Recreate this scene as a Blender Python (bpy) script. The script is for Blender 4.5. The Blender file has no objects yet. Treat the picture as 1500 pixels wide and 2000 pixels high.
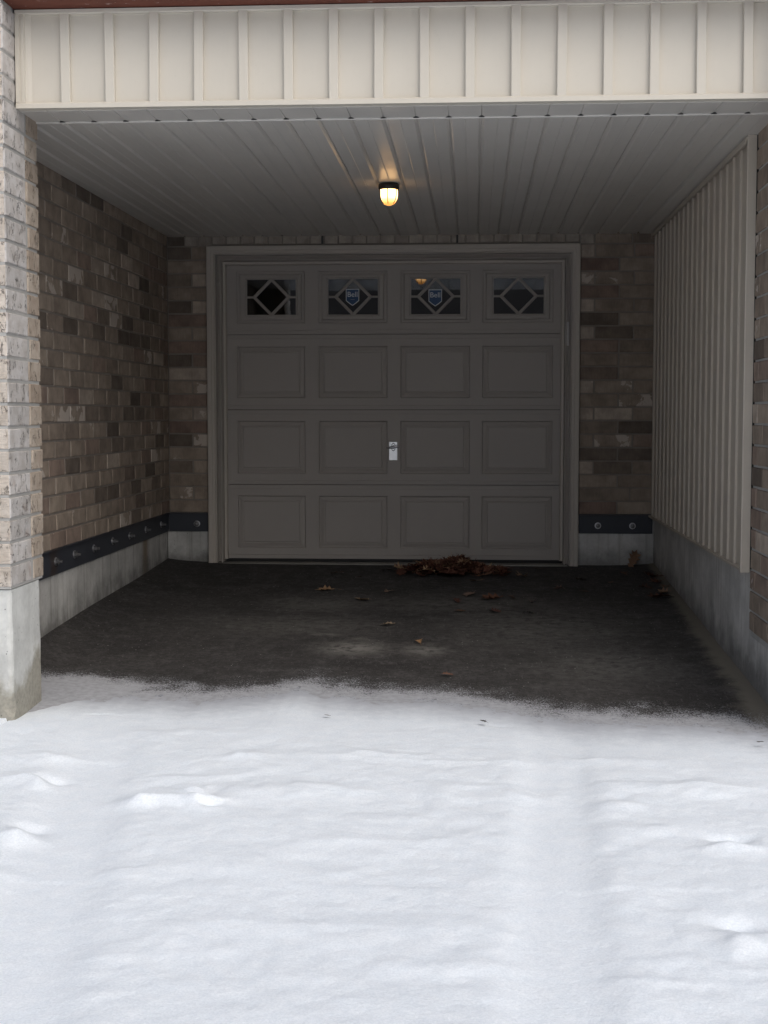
import bpy, bmesh, math, random
import numpy as np
from mathutils import Vector, Matrix

SC = bpy.context.scene
COL = SC.collection
RAD = math.radians
random.seed(7)

# ------------------------------------------------------------------ camera
cam_d = bpy.data.cameras.new("camera")
cam = bpy.data.objects.new("camera", cam_d)
COL.objects.link(cam)
cam.location = (0.0, -10.1, 1.0732)
cam.rotation_euler = (math.pi / 2 - 0.0685, 0.0, 0.063)
cam_d.sensor_fit = 'HORIZONTAL'
cam_d.sensor_width = 36.0
cam_d.lens = 36.0 * 2782.4 / 1500.0
cam_d.clip_start = 0.05
cam_d.clip_end = 2000.0
SC.camera = cam

# ------------------------------------------------------------------ sky, sun, exposure
SUN_EL, SUN_AZ = RAD(47), RAD(32)          # behind the camera, a little to its right
W = bpy.data.worlds.new("World")
SC.world = W
W.use_nodes = True
wn = W.node_tree
wn.nodes.clear()
sky = wn.nodes.new('ShaderNodeTexSky')
sky.sky_type = 'NISHITA'
sky.sun_disc = False
sky.sun_elevation = SUN_EL
sky.sun_rotation = math.pi - SUN_AZ
sky.air_density = 1.0
sky.dust_density = 4.0
sky.ozone_density = 1.0
bw = wn.nodes.new('ShaderNodeRGBToBW')
mixc = wn.nodes.new('ShaderNodeMix')
mixc.data_type = 'RGBA'
mixc.inputs[0].default_value = 0.35       # overcast: nearly neutral cloud light
bg = wn.nodes.new('ShaderNodeBackground')
bg.inputs[1].default_value = 0.138
wo = wn.nodes.new('ShaderNodeOutputWorld')
wn.links.new(sky.outputs[0], bw.inputs[0])
wn.links.new(sky.outputs[0], mixc.inputs[6])
wn.links.new(bw.outputs[0], mixc.inputs[7])
wn.links.new(mixc.outputs[2], bg.inputs[0])
wn.links.new(bg.outputs[0], wo.inputs[0])

sun_d = bpy.data.lights.new("sun", 'SUN')
sun_d.energy = 0.9
sun_d.angle = RAD(70)
sun_d.color = (1.0, 0.995, 0.985)
sun = bpy.data.objects.new("sun", sun_d)
COL.objects.link(sun)
sd = Vector((math.sin(SUN_AZ) * math.cos(SUN_EL), -math.cos(SUN_AZ) * math.cos(SUN_EL), math.sin(SUN_EL)))
sun.location = sd * 20
sun.rotation_euler = sd.to_track_quat('Z', 'Y').to_euler()

SC.view_settings.view_transform = 'Standard'
SC.view_settings.look = 'None'
SC.view_settings.gamma = 1.0
SC.view_settings.exposure = 0.0
SC.view_settings.use_curve_mapping = False
SC.render.engine = 'CYCLES'
SC.cycles.use_denoising = True
SC.cycles.max_bounces = 8
SC.cycles.diffuse_bounces = 6
SC.cycles.glossy_bounces = 4
SC.cycles.sample_clamp_indirect = 6.0

# ------------------------------------------------------------------ measured layout (metres, door wall at y = 0)
XL = -2.1805      # brick face of the side wall
XP = -1.895       # inner face of the near pillar
XS = 1.233        # face of the ribbed siding
XB = 1.262        # brick face of the near right pier
ZC = 2.331        # ceiling
YF = -4.224       # fascia face
YP = -4.385       # pillar front
Z0, CH = 0.372, 0.0946   # first course, course height
JT = 0.011        # joint


def ground(x, y):
    z = 0.003 + 0.0515 * y
    z = z + 0.030 * np.exp(-np.clip((x + 2.2) / 0.20, 0, 40)) + 0.018 * np.exp(-np.clip((1.27 - x) / 0.10, 0, 40))
    t = np.clip(-y / 3.0, 0, 1)
    z = z + 0.055 * t * t * (3 - 2 * t) * np.exp(-np.clip((x + 2.2) / 0.16, 0, 40))
    return z


# ------------------------------------------------------------------ node helpers
class NT:
    def __init__(self, name):
        self.m = bpy.data.materials.new(name)
        self.m.use_nodes = True
        self.t = self.m.node_tree
        self.t.nodes.clear()
        self.out = self.t.nodes.new('ShaderNodeOutputMaterial')

    def set(self, node, key, v):
        s = node.inputs[key]
        if isinstance(v, bpy.types.NodeSocket):
            self.t.links.new(v, s)
        else:
            s.default_value = v

    def n(self, typ, props=None, **kw):
        nd = self.t.nodes.new('ShaderNode' + typ)
        for k, v in (props or {}).items():
            setattr(nd, k, v)
        for k, v in kw.items():
            self.set(nd, k.replace('_', ' '), v)
        return nd

    def math(self, op, a, b=0.0, c=0.0, clamp=False):
        nd = self.t.nodes.new('ShaderNodeMath')
        nd.operation = op
        nd.use_clamp = clamp
        for i, v in enumerate((a, b, c)):
            self.set(nd, i, v)
        return nd.outputs[0]

    def mix(self, f, a, b, mode='MIX'):
        nd = self.t.nodes.new('ShaderNodeMix')
        nd.data_type = 'RGBA'
        nd.blend_type = mode
        nd.clamp_factor = True
        self.set(nd, 0, f)
        for i, v in ((6, a), (7, b)):
            if isinstance(v, (tuple, list)) and len(v) == 3:
                v = (*v, 1.0)
            self.set(nd, i, v)
        return nd.outputs[2]

    def ramp(self, f, lo, hi, a=0.0, b=1.0):
        nd = self.t.nodes.new('ShaderNodeMapRange')
        nd.interpolation_type = 'SMOOTHSTEP'
        nd.clamp = True
        for i, v in enumerate((f, lo, hi, a, b)):
            self.set(nd, i, v)
        return nd.outputs[0]

    def noise(self, vec, scale, detail=3.0, rough=0.55, dist=0.0):
        nd = self.n('TexNoise', Vector=vec, Scale=scale, Detail=detail, Roughness=rough, Distortion=dist)
        return nd.outputs[0]

    def mapping(self, vec, scale=(1, 1, 1), loc=(0, 0, 0), rot=(0, 0, 0)):
        nd = self.n('Mapping', Vector=vec, Scale=scale, Location=loc, Rotation=rot)
        return nd.outputs[0]

    def bump(self, h, strength=0.5, dist=0.01, normal=None):
        nd = self.n('Bump', Height=h, Strength=strength, Distance=dist)
        if normal is not None:
            self.set(nd, 'Normal', normal)
        return nd.outputs[0]

    def principled(self, color, rough=0.6, metal=0.0, normal=None, spec=0.5, coat=0.0):
        p = self.n('BsdfPrincipled')
        if isinstance(color, (tuple, list)):
            color = (*color[:3], 1.0)
        self.set(p, 'Base Color', color)
        self.set(p, 'Roughness', rough)
        self.set(p, 'Metallic', metal)
        self.set(p, 'Specular IOR Level', spec)
        self.set(p, 'Coat Weight', coat)
        if normal is not None:
            self.set(p, 'Normal', normal)
        self.t.links.new(p.outputs[0], self.out.inputs[0])
        return p

    def pos(self):
        return self.n('NewGeometry').outputs['Position']

    def obj(self):
        return self.n('TexCoord').outputs['Object']

    def sep(self, v):
        return self.n('SeparateXYZ', Vector=v).outputs

    def attr(self, name):
        return self.n('Attribute', {'attribute_name': name}).outputs['Fac']


def brick_local(k):
    """object coordinates shifted by a random amount per brick"""
    oi = k.n('ObjectInfo')
    off = k.n('CombineXYZ', X=k.math('MULTIPLY', oi.outputs['Random'], 91.0), Y=k.math('MULTIPLY', oi.outputs['Random'], 37.0), Z=0.0).outputs[0]
    v = k.n('VectorMath', {'operation': 'ADD'})
    k.t.links.new(k.obj(), v.inputs[0])
    k.t.links.new(off, v.inputs[1])
    return oi, v.outputs[0]


def mat_brick():
    k = NT("clay brick")
    oi, v = brick_local(k)
    c = oi.outputs['Color']
    n1 = k.noise(v, 9.0, 4, 0.6)
    c = k.mix(k.ramp(n1, 0.25, 0.75, 0.0, 0.75), k.mix(1.0, c, (0.66, 0.64, 0.63), 'MULTIPLY'), k.mix(1.0, c, (1.2, 1.17, 1.13), 'MULTIPLY'))
    # fine vertical drag marks
    n2 = k.noise(k.mapping(v, (170, 170, 14)), 1.0, 3, 0.6)
    c = k.mix(k.ramp(n2, 0.35, 0.75, 0.0, 0.35), c, k.mix(1.0, c, (0.62, 0.6, 0.58), 'MULTIPLY'))
    # pale slurry smears with a ragged border
    n3 = k.noise(v, 6.5, 5, 0.62, 0.6)
    a = oi.outputs['Alpha']
    thr = k.math('SUBTRACT', 0.92, k.math('MULTIPLY', a, 0.9))
    msk = k.ramp(n3, thr, k.math('ADD', thr, 0.035))
    c = k.mix(k.math('MULTIPLY', msk, 0.8), c, (0.58, 0.51, 0.45))
    n4 = k.noise(v, 130.0, 3, 0.7)
    h = k.math('ADD', k.math('MULTIPLY', n2, 0.5), k.math('ADD', k.math('MULTIPLY', n4, 0.5), k.math('MULTIPLY', n1, 0.9)))
    k.principled(c, 0.88, normal=k.bump(h, 0.55, 0.004), spec=0.25)
    return k.m


def mat_rock_brick():
    k = NT("pale tumbled brick")
    oi, v = brick_local(k)
    c = oi.outputs['Color']
    n1 = k.noise(v, 14.0, 5, 0.65)
    c = k.mix(k.ramp(n1, 0.3, 0.7, 0.0, 0.8), k.mix(1.0, c, (0.80, 0.76, 0.73), 'MULTIPLY'), k.mix(1.0, c, (1.1, 1.09, 1.1), 'MULTIPLY'))
    n5 = k.noise(v, 11.0, 2, 0.5)
    c = k.mix(k.ramp(n5, 0.62, 0.78, 0.0, 0.45), c, (0.36, 0.27, 0.22))
    # dark short cracks
    cr = k.noise(k.mapping(v, (34, 34, 13), rot=(0, 0.25, 0)), 1.0, 4, 0.65, 0.8)
    line = k.ramp(k.math('ABSOLUTE', k.math('SUBTRACT', cr, 0.5)), 0.0, 0.026, 1.0, 0.0)
    gate = k.ramp(k.noise(v, 21.0, 2, 0.5), 0.50, 0.58)
    crack = k.math('MULTIPLY', line, gate)
    c = k.mix(k.math('MULTIPLY', crack, 0.8), c, (0.07, 0.06, 0.055))
    n4 = k.noise(v, 120.0, 3, 0.7)
    rip = k.noise(k.mapping(v, (24, 24, 85)), 1.0, 4, 0.6, 1.0)
    h = k.math('ADD', k.math('MULTIPLY', n4, 0.25), k.math('MULTIPLY', rip, oi.outputs['Alpha']))
    h = k.math('SUBTRACT', h, k.math('MULTIPLY', crack, 0.5))
    k.principled(c, 0.9, normal=k.bump(h, 0.9, 0.009), spec=0.2)
    return k.m


def mat_mortar(name, lo, hi):
    k = NT(name)
    v = k.pos()
    n1 = k.noise(v, 16.0, 4, 0.6)
    n2 = k.noise(v, 220.0, 2, 0.6)
    c = k.mix(n1, lo, hi)
    k.principled(c, 0.95, normal=k.bump(n2, 0.5, 0.003), spec=0.15)
    return k.m


def mat_concrete(name, base=(0.40, 0.40, 0.385), damp_z=-5.0, damp_slope=(0.0, 0.0), damp_col=(0.20, 0.185, 0.155), rust=None, streak=0.3, soft=0.05):
    k = NT(name)
    v = k.pos()
    s = k.sep(v)
    n1 = k.noise(v, 3.2, 5, 0.6)
    n2 = k.noise(v, 42.0, 4, 0.65)
    c = k.mix(k.ramp(n1, 0.3, 0.7), tuple(b * 0.80 for b in base), tuple(min(1, b * 1.16) for b in base))
    c = k.mix(k.ramp(n2, 0.35, 0.75, 0, 0.35), c, k.mix(1.0, c, (0.72, 0.72, 0.72), 'MULTIPLY'))
    st = k.noise(k.mapping(v, (26, 26, 0.9)), 1.0, 4, 0.6)
    c = k.mix(k.ramp(st, 0.5, 0.75, 0.0, streak), c, k.mix(1.0, c, (0.5, 0.48, 0.44), 'MULTIPLY'))
    st2 = k.noise(k.mapping(v, (40, 40, 0.6), loc=(5, 2, 1)), 1.0, 3, 0.6)
    c = k.mix(k.ramp(st2, 0.62, 0.75, 0.0, streak * 0.8), c, (0.5, 0.5, 0.49))
    if rust is not None:
        d = k.math('ABSOLUTE', k.math('SUBTRACT', s[1], rust))
        w = k.math('ADD', d, k.math('MULTIPLY', k.math('SUBTRACT', st, 0.5), 0.10))
        c = k.mix(k.ramp(w, 0.02, 0.13, 0.75, 0.0), c, (0.20, 0.135, 0.075))
    # damp foot of the wall, border broken by noise
    dn = k.math('MULTIPLY', k.math('SUBTRACT', k.noise(v, 5.5, 5, 0.65), 0.5), 0.42)
    lim = k.math('ADD', damp_z, k.math('ADD', k.math('MULTIPLY', s[1], damp_slope[1]), k.math('MULTIPLY', s[0], damp_slope[0])))
    dz = k.math('SUBTRACT', k.math('ADD', s[2], dn), lim)
    c = k.mix(k.ramp(dz, -soft, soft, 0.85, 0.0), c, k.mix(k.ramp(n2, 0.3, 0.7), damp_col, tuple(x * 1.5 for x in damp_col)))
    vo = k.n('TexVoronoi', Vector=v, Scale=55.0)
    big = k.noise(v, 30.0, 1, 0.5)
    pit = k.math('MULTIPLY', k.ramp(vo.outputs['Distance'], 0.10, 0.2, 1.0, 0.0), k.ramp(big, 0.6, 0.66))
    c = k.mix(k.math('MULTIPLY', pit, 0.75), c, (0.06, 0.06, 0.055))
    h = k.math('SUBTRACT', k.math('ADD', k.math('MULTIPLY', n2, 0.6), k.math('MULTIPLY', k.noise(v, 190.0, 3, 0.7), 0.5)), k.math('MULTIPLY', pit, 1.2))
    k.principled(c, 0.88, normal=k.bump(h, 0.55, 0.005), spec=0.25)
    return k.m


def mat_paint(name, col, rough=0.45, var=0.08, grain=None, spec=0.5, bump=0.06, coat=0.0):
    k = NT(name)
    v = k.pos()
    n1 = k.noise(v, 4.0, 4, 0.6)
    c = k.mix(n1, tuple(x * (1 - var) for x in col), tuple(min(1, x * (1 + var)) for x in col))
    n2 = k.noise(v, 60.0, 4, 0.7)
    c = k.mix(k.ramp(n2, 0.55, 0.8, 0, 0.25), c, tuple(x * 0.8 for x in col))
    if grain:
        h = k.noise(k.mapping(v, grain), 1.0, 4, 0.6, 0.3)
        b = 0.2
    else:
        h = k.noise(v, 7.0, 2, 0.5)
        b = bump
    r = k.ramp(n1, 0.2, 0.8, rough - 0.06, rough + 0.08)
    k.principled(c, r, normal=k.bump(h, b, 0.004), spec=spec, coat=coat)
    return k.m


def mat_plain(name, col, rough=0.6, metal=0.0, spec=0.5):
    k = NT(name)
    n = k.noise(k.pos(), 35.0, 4, 0.6)
    c = k.mix(n, tuple(x * 0.82 for x in col), tuple(min(1, x * 1.15) for x in col))
    k.principled(c, rough, metal, spec=spec)
    return k.m


def mat_steel():
    k = NT("dark painted steel")
    v = k.pos()
    s = k.sep(v)
    n = k.noise(v, 9.0, 5, 0.65)
    c = k.mix(n, (0.026, 0.030, 0.040), (0.05, 0.055, 0.068))
    dy = k.math('ABSOLUTE', k.math('SUBTRACT', s[1], -2.82))
    w = k.math('ADD', dy, k.math('MULTIPLY', k.math('SUBTRACT', k.noise(v, 14.0, 4, 0.6), 0.5), 0.3))
    c = k.mix(k.ramp(w, 0.0, 0.09, 0.7, 0.0), c, (0.05, 0.032, 0.024))
    k.principled(c, 0.5, 0.0, normal=k.bump(n, 0.1, 0.003), spec=0.4)
    return k.m


def mat_lintel():
    k = NT("red oxide steel")
    v = k.pos()
    n = k.noise(k.mapping(v, (6, 30, 6)), 1.0, 5, 0.65)
    c = k.mix(n, (0.10, 0.028, 0.018), (0.19, 0.060, 0.036))
    m = k.noise(k.mapping(v, (28, 40, 28)), 1.0, 3, 0.6)
    c = k.mix(k.ramp(m, 0.66, 0.72, 0, 0.7), c, (0.45, 0.36, 0.34))
    k.principled(c, 0.7, spec=0.3)
    return k.m


def mat_asphalt():
    k = NT("asphalt")
    v = k.pos()
    n1 = k.noise(v, 1.6, 6, 0.65)
    n2 = k.noise(v, 9.0, 5, 0.65)
    n3 = k.noise(v, 130.0, 4, 0.75)
    c = k.mix(k.ramp(n1, 0.3, 0.72), (0.024, 0.0225, 0.022), (0.058, 0.054, 0.052))
    c = k.mix(k.ramp(n2, 0.42, 0.72, 0, 0.65), c, (0.102, 0.097, 0.095))
    n5 = k.noise(v, 34.0, 5, 0.7)
    c = k.mix(k.ramp(n5, 0.42, 0.62, 0.0, 0.75), c, (0.022, 0.020, 0.020))
    n6 = k.noise(k.mapping(v, (60, 14, 14), loc=(3, 1, 0)), 1.0, 4, 0.7)
    c = k.mix(k.ramp(n6, 0.55, 0.75, 0.0, 0.55), c, (0.145, 0.139, 0.136))
    c = k.mix(k.ramp(n3, 0.5, 0.72, 0, 0.7), c, (0.125, 0.12, 0.115))
    # pale scuffs and dried patches
    sc = k.attr('scuff')
    c = k.mix(k.math('MULTIPLY', k.math('MULTIPLY', sc, k.ramp(k.noise(v, 18.0, 4, 0.65), 0.2, 0.6)), 0.95), c, (0.25, 0.24, 0.22))
    # sandy dirt swept against the foot of the walls
    di = k.attr('dirt')
    dm = k.ramp(k.math('ADD', di, k.math('MULTIPLY', k.math('SUBTRACT', k.noise(v, 7.0, 5, 0.7), 0.5), 0.9)), 0.35, 0.85)
    c = k.mix(k.math('MULTIPLY', dm, 0.85), c, (0.21, 0.19, 0.155))
    # bright chips of stone
    vo = k.n('TexVoronoi', Vector=v, Scale=38.0)
    gate = k.ramp(k.noise(v, 4.0, 4, 0.6), 0.42, 0.6)
    chip = k.math('MULTIPLY', k.ramp(vo.outputs['Distance'], 0.10, 0.17, 1.0, 0.0), k.math('MULTIPLY', k.ramp(k.n('SeparateXYZ', Vector=vo.outputs['Color']).outputs[0], 0.80, 0.82), gate))
    c = k.mix(k.math('MULTIPLY', chip, 0.9), c, (0.42, 0.41, 0.39))
    # powder snow blown over the surface
    du = k.attr('dust')
    fine = k.math('ADD', k.math('MULTIPLY', k.noise(v, 130.0, 3, 0.75), 0.66), k.math('MULTIPLY', k.noise(v, 6.0, 4, 0.6), 0.34))
    lvl = k.math('SUBTRACT', 0.66, k.math('MULTIPLY', du, 0.38))
    sm = k.ramp(fine, lvl, k.math('ADD', lvl, 0.09))
    sm = k.math('MULTIPLY', sm, k.ramp(du, 0.0, 0.12))
    c = k.mix(sm, c, k.mix(k.noise(v, 40.0, 2, 0.5), (0.26, 0.265, 0.28), (0.52, 0.53, 0.56)))
    h = k.math('ADD', k.math('MULTIPLY', n3, 0.8), k.math('MULTIPLY', sm, 0.5))
    k.principled(c, 0.86, normal=k.bump(h, 0.6, 0.005), spec=0.3)
    return k.m


def mat_snow():
    k = NT("snow")
    v = k.pos()
    th = k.attr('thick')
    n1 = k.noise(v, 85.0, 4, 0.7)
    n2 = k.noise(v, 16.0, 4, 0.6)
    c = k.mix(k.ramp(n2, 0.3, 0.7), (0.805, 0.86, 0.91), (0.84, 0.885, 0.925))
    gr = k.noise(v, 150.0, 2, 0.7)
    c = k.mix(k.ramp(gr, 0.3, 0.7, 0.0, 1.0), k.mix(1.0, c, (0.925, 0.93, 0.935), 'MULTIPLY'), k.mix(1.0, c, (1.05, 1.045, 1.04), 'MULTIPLY'))
    # a thin cover lets the asphalt show between the grains
    g = k.math('ADD', th, k.math('MULTIPLY', k.math('SUBTRACT', n1, 0.5), 0.9))
    thin = k.mix(k.ramp(g, -0.08, 0.16), (0.05, 0.05, 0.05), (0.40, 0.415, 0.45))
    c = k.mix(k.ramp(k.math('ADD', th, k.math('MULTIPLY', k.math('SUBTRACT', n2, 0.5), 0.25)), 0.05, 0.85), thin, c)
    h = k.math('ADD', k.math('MULTIPLY', n1, 0.5), k.math('ADD', k.math('MULTIPLY', n2, 0.8), k.math('MULTIPLY', k.noise(v, 300.0, 2, 0.7), 0.3)))
    h = k.math('ADD', h, k.math('MULTIPLY', k.noise(v, 38.0, 3, 0.6), 0.6))
    p = k.principled(c, 0.8, normal=k.bump(h, 0.42, 0.009), spec=0.2)
    return k.m


def mat_glass():
    k = NT("window glass")
    fr = k.n('Fresnel', IOR=1.62).outputs[0]
    tr = k.n('BsdfTransparent', Color=(0.78, 0.8, 0.82, 1.0))
    gl = k.n('BsdfGlossy', Color=(0.95, 0.97, 1.0, 1.0), Roughness=0.012)
    ms = k.n('MixShader')
    k.t.links.new(fr, ms.inputs[0])
    k.t.links.new(tr.outputs[0], ms.inputs[1])
    k.t.links.new(gl.outputs[0], ms.inputs[2])
    k.t.links.new(ms.outputs[0], k.out.inputs[0])
    return k.m


def mat_jar():
    k = NT("lit ribbed glass")
    z = k.sep(k.obj())[2]
    hot = k.ramp(z, -0.116, -0.065, 0.0, 1.0)
    c = k.mix(hot, (1.0, 0.42, 0.10), (1.0, 0.60, 0.26))
    st = k.ramp(z, -0.12, -0.06, 1.3, 5.5)
    e = k.n('Emission', Color=c, Strength=st)
    k.t.links.new(e.outputs[0], k.out.inputs[0])
    return k.m


def mat_leaf():
    k = NT("dry leaf")
    oi = k.n('ObjectInfo')
    v = k.pos()
    n = k.noise(v, 45.0, 4, 0.65)
    c = k.mix(n, k.mix(1.0, oi.outputs['Color'], (0.6, 0.55, 0.5), 'MULTIPLY'), k.mix(1.0, oi.outputs['Color'], (1.3, 1.3, 1.3), 'MULTIPLY'))
    k.principled(c, 0.7, spec=0.3)
    return k.m


def mat_leaf_pile():
    k = NT("heaped dry leaves")
    at = k.n('Attribute', {'attribute_name': 'tone'}).outputs['Fac']
    v = k.pos()
    n = k.noise(v, 45.0, 4, 0.65)
    cr = k.n('ValToRGB', Fac=at)
    e = cr.color_ramp.elements
    e[0].color = (0.07, 0.027, 0.02, 1)
    e[1].color = (0.46, 0.31, 0.19, 1)
    m = cr.color_ramp.elements.new(0.62)
    m.color = (0.155, 0.068, 0.045, 1)
    c = k.mix(n, k.mix(1.0, cr.outputs[0], (0.6, 0.6, 0.6), 'MULTIPLY'), k.mix(1.0, cr.outputs[0], (1.3, 1.3, 1.3), 'MULTIPLY'))
    k.principled(c, 0.75, spec=0.25)
    return k.m


M = {}
M['brick'] = mat_brick()
M['rock'] = mat_rock_brick()
M['mortar'] = mat_mortar("grey mortar", (0.33, 0.325, 0.31), (0.50, 0.49, 0.47))
M['bed'] = mat_mortar("brown grey mortar", (0.21, 0.185, 0.163), (0.32, 0.285, 0.255))
M['head'] = mat_mortar("light mortar", (0.36, 0.325, 0.29), (0.52, 0.475, 0.43))
M['concrete_wall'] = mat_concrete("old concrete", (0.57, 0.565, 0.545), damp_z=0.07, damp_slope=(0, 0.03), damp_col=(0.10, 0.098, 0.092), rust=-0.68, streak=0.75, soft=0.12)
M['concrete_right'] = mat_concrete("smooth concrete", (0.585, 0.575, 0.555), damp_z=0.06, damp_slope=(0, 0.03), damp_col=(0.14, 0.137, 0.132), streak=0.55, soft=0.12)
M['concrete_pier'] = mat_concrete("pier concrete", (0.64, 0.645, 0.62), damp_z=0.78, damp_slope=(0, 0.19), damp_col=(0.23, 0.215, 0.175), streak=0.2, soft=0.05)
M['concrete_sill'] = mat_concrete("sill concrete", (0.25, 0.24, 0.22), streak=0.1)
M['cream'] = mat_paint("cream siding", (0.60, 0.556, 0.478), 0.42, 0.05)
M['cream_shaded'] = mat_paint("shaded cream siding", (0.50, 0.445, 0.375), 0.42, 0.06)  # same siding as the fascia, its cream darkened to carry the carport shade
M['soffit'] = mat_paint("soffit metal", (0.61, 0.582, 0.54), 0.33, 0.04, spec=0.5, bump=0.0)
M['door'] = mat_paint("taupe door enamel", (0.39, 0.36, 0.333), 0.5, 0.05, grain=(9, 9, 160), spec=0.35)
M['casing'] = mat_paint("taupe trim enamel", (0.50, 0.455, 0.405), 0.45, 0.06, spec=0.4)
M['casing_edge'] = mat_paint("pale trim bead", (0.52, 0.48, 0.44), 0.4, 0.1, spec=0.4)  # slightly paler tone than the casing, for bead and lip
M['steel'] = mat_steel()
M['bolt'] = mat_plain("zinc bolt", (0.5, 0.5, 0.52), 0.35, 0.8)
M['nut'] = mat_plain('dull nut steel', (0.16, 0.16, 0.165), 0.45, 0.6)
M['lintel'] = mat_lintel()
M['rubber'] = mat_plain("black rubber", (0.012, 0.012, 0.013), 0.7)
M['black'] = mat_plain("black iron", (0.012, 0.011, 0.010), 0.45)
M['plate'] = mat_plain("brushed aluminium plate", (0.92, 0.92, 0.94), 0.36, 0.9)
M['chrome'] = mat_plain("bright handle metal", (0.7, 0.7, 0.73), 0.25, 0.7)
M['mark'] = mat_plain("dark engraved line", (0.05, 0.05, 0.055), 0.7)
M['grey_plastic'] = mat_plain("grey plastic", (0.58, 0.56, 0.54), 0.5)
M['asphalt'] = mat_asphalt()
M['snow'] = mat_snow()
M['glass'] = mat_glass()
M['jar'] = mat_jar()
M['leaf'] = mat_leaf()
M['pile'] = mat_leaf_pile()
M['blue'] = mat_plain("blue print", (0.012, 0.062, 0.165), 0.45)
M['white'] = mat_plain("white print", (0.75, 0.78, 0.8), 0.5)
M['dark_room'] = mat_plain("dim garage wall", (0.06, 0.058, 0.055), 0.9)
M['house'] = mat_plain("far brick", (0.14, 0.10, 0.085), 0.9)
M['roof'] = mat_plain("far shingle roof", (0.07, 0.062, 0.06), 0.9)
M['dark'] = mat_plain("dark pane", (0.03, 0.03, 0.035), 0.2)
M['bark'] = mat_plain("bark", (0.07, 0.055, 0.045), 0.9)
M['needle'] = mat_plain("evergreen needles", (0.025, 0.045, 0.028), 0.8)


# ------------------------------------------------------------------ object helpers
def link(name, mesh, mat=None, parent=None, loc=(0, 0, 0), rot=(0, 0, 0), color=None):
    o = bpy.data.objects.new(name, mesh)
    COL.objects.link(o)
    if mesh is not None and mat is not None and not mesh.materials:
        for m in (mat if isinstance(mat, (list, tuple)) else [mat]):
            mesh.materials.append(M[m])
    loc = Vector(loc)
    if parent is not None:
        o.parent = parent
        base = Vector(parent['_w'])
        o.location = loc - base
    else:
        o.location = loc
    o['_w'] = tuple(loc)
    o.rotation_euler = rot
    if color is not None:
        o.color = color
    return o


def tag(o, label, cat, group=None):
    o['label'] = label
    o['category'] = cat
    if group:
        o['group'] = group
    return o


def thing(name, label, cat, loc=(0, 0, 0), group=None):
    o = link(name, None, None, None, loc)
    return tag(o, label, cat, group)


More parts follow.
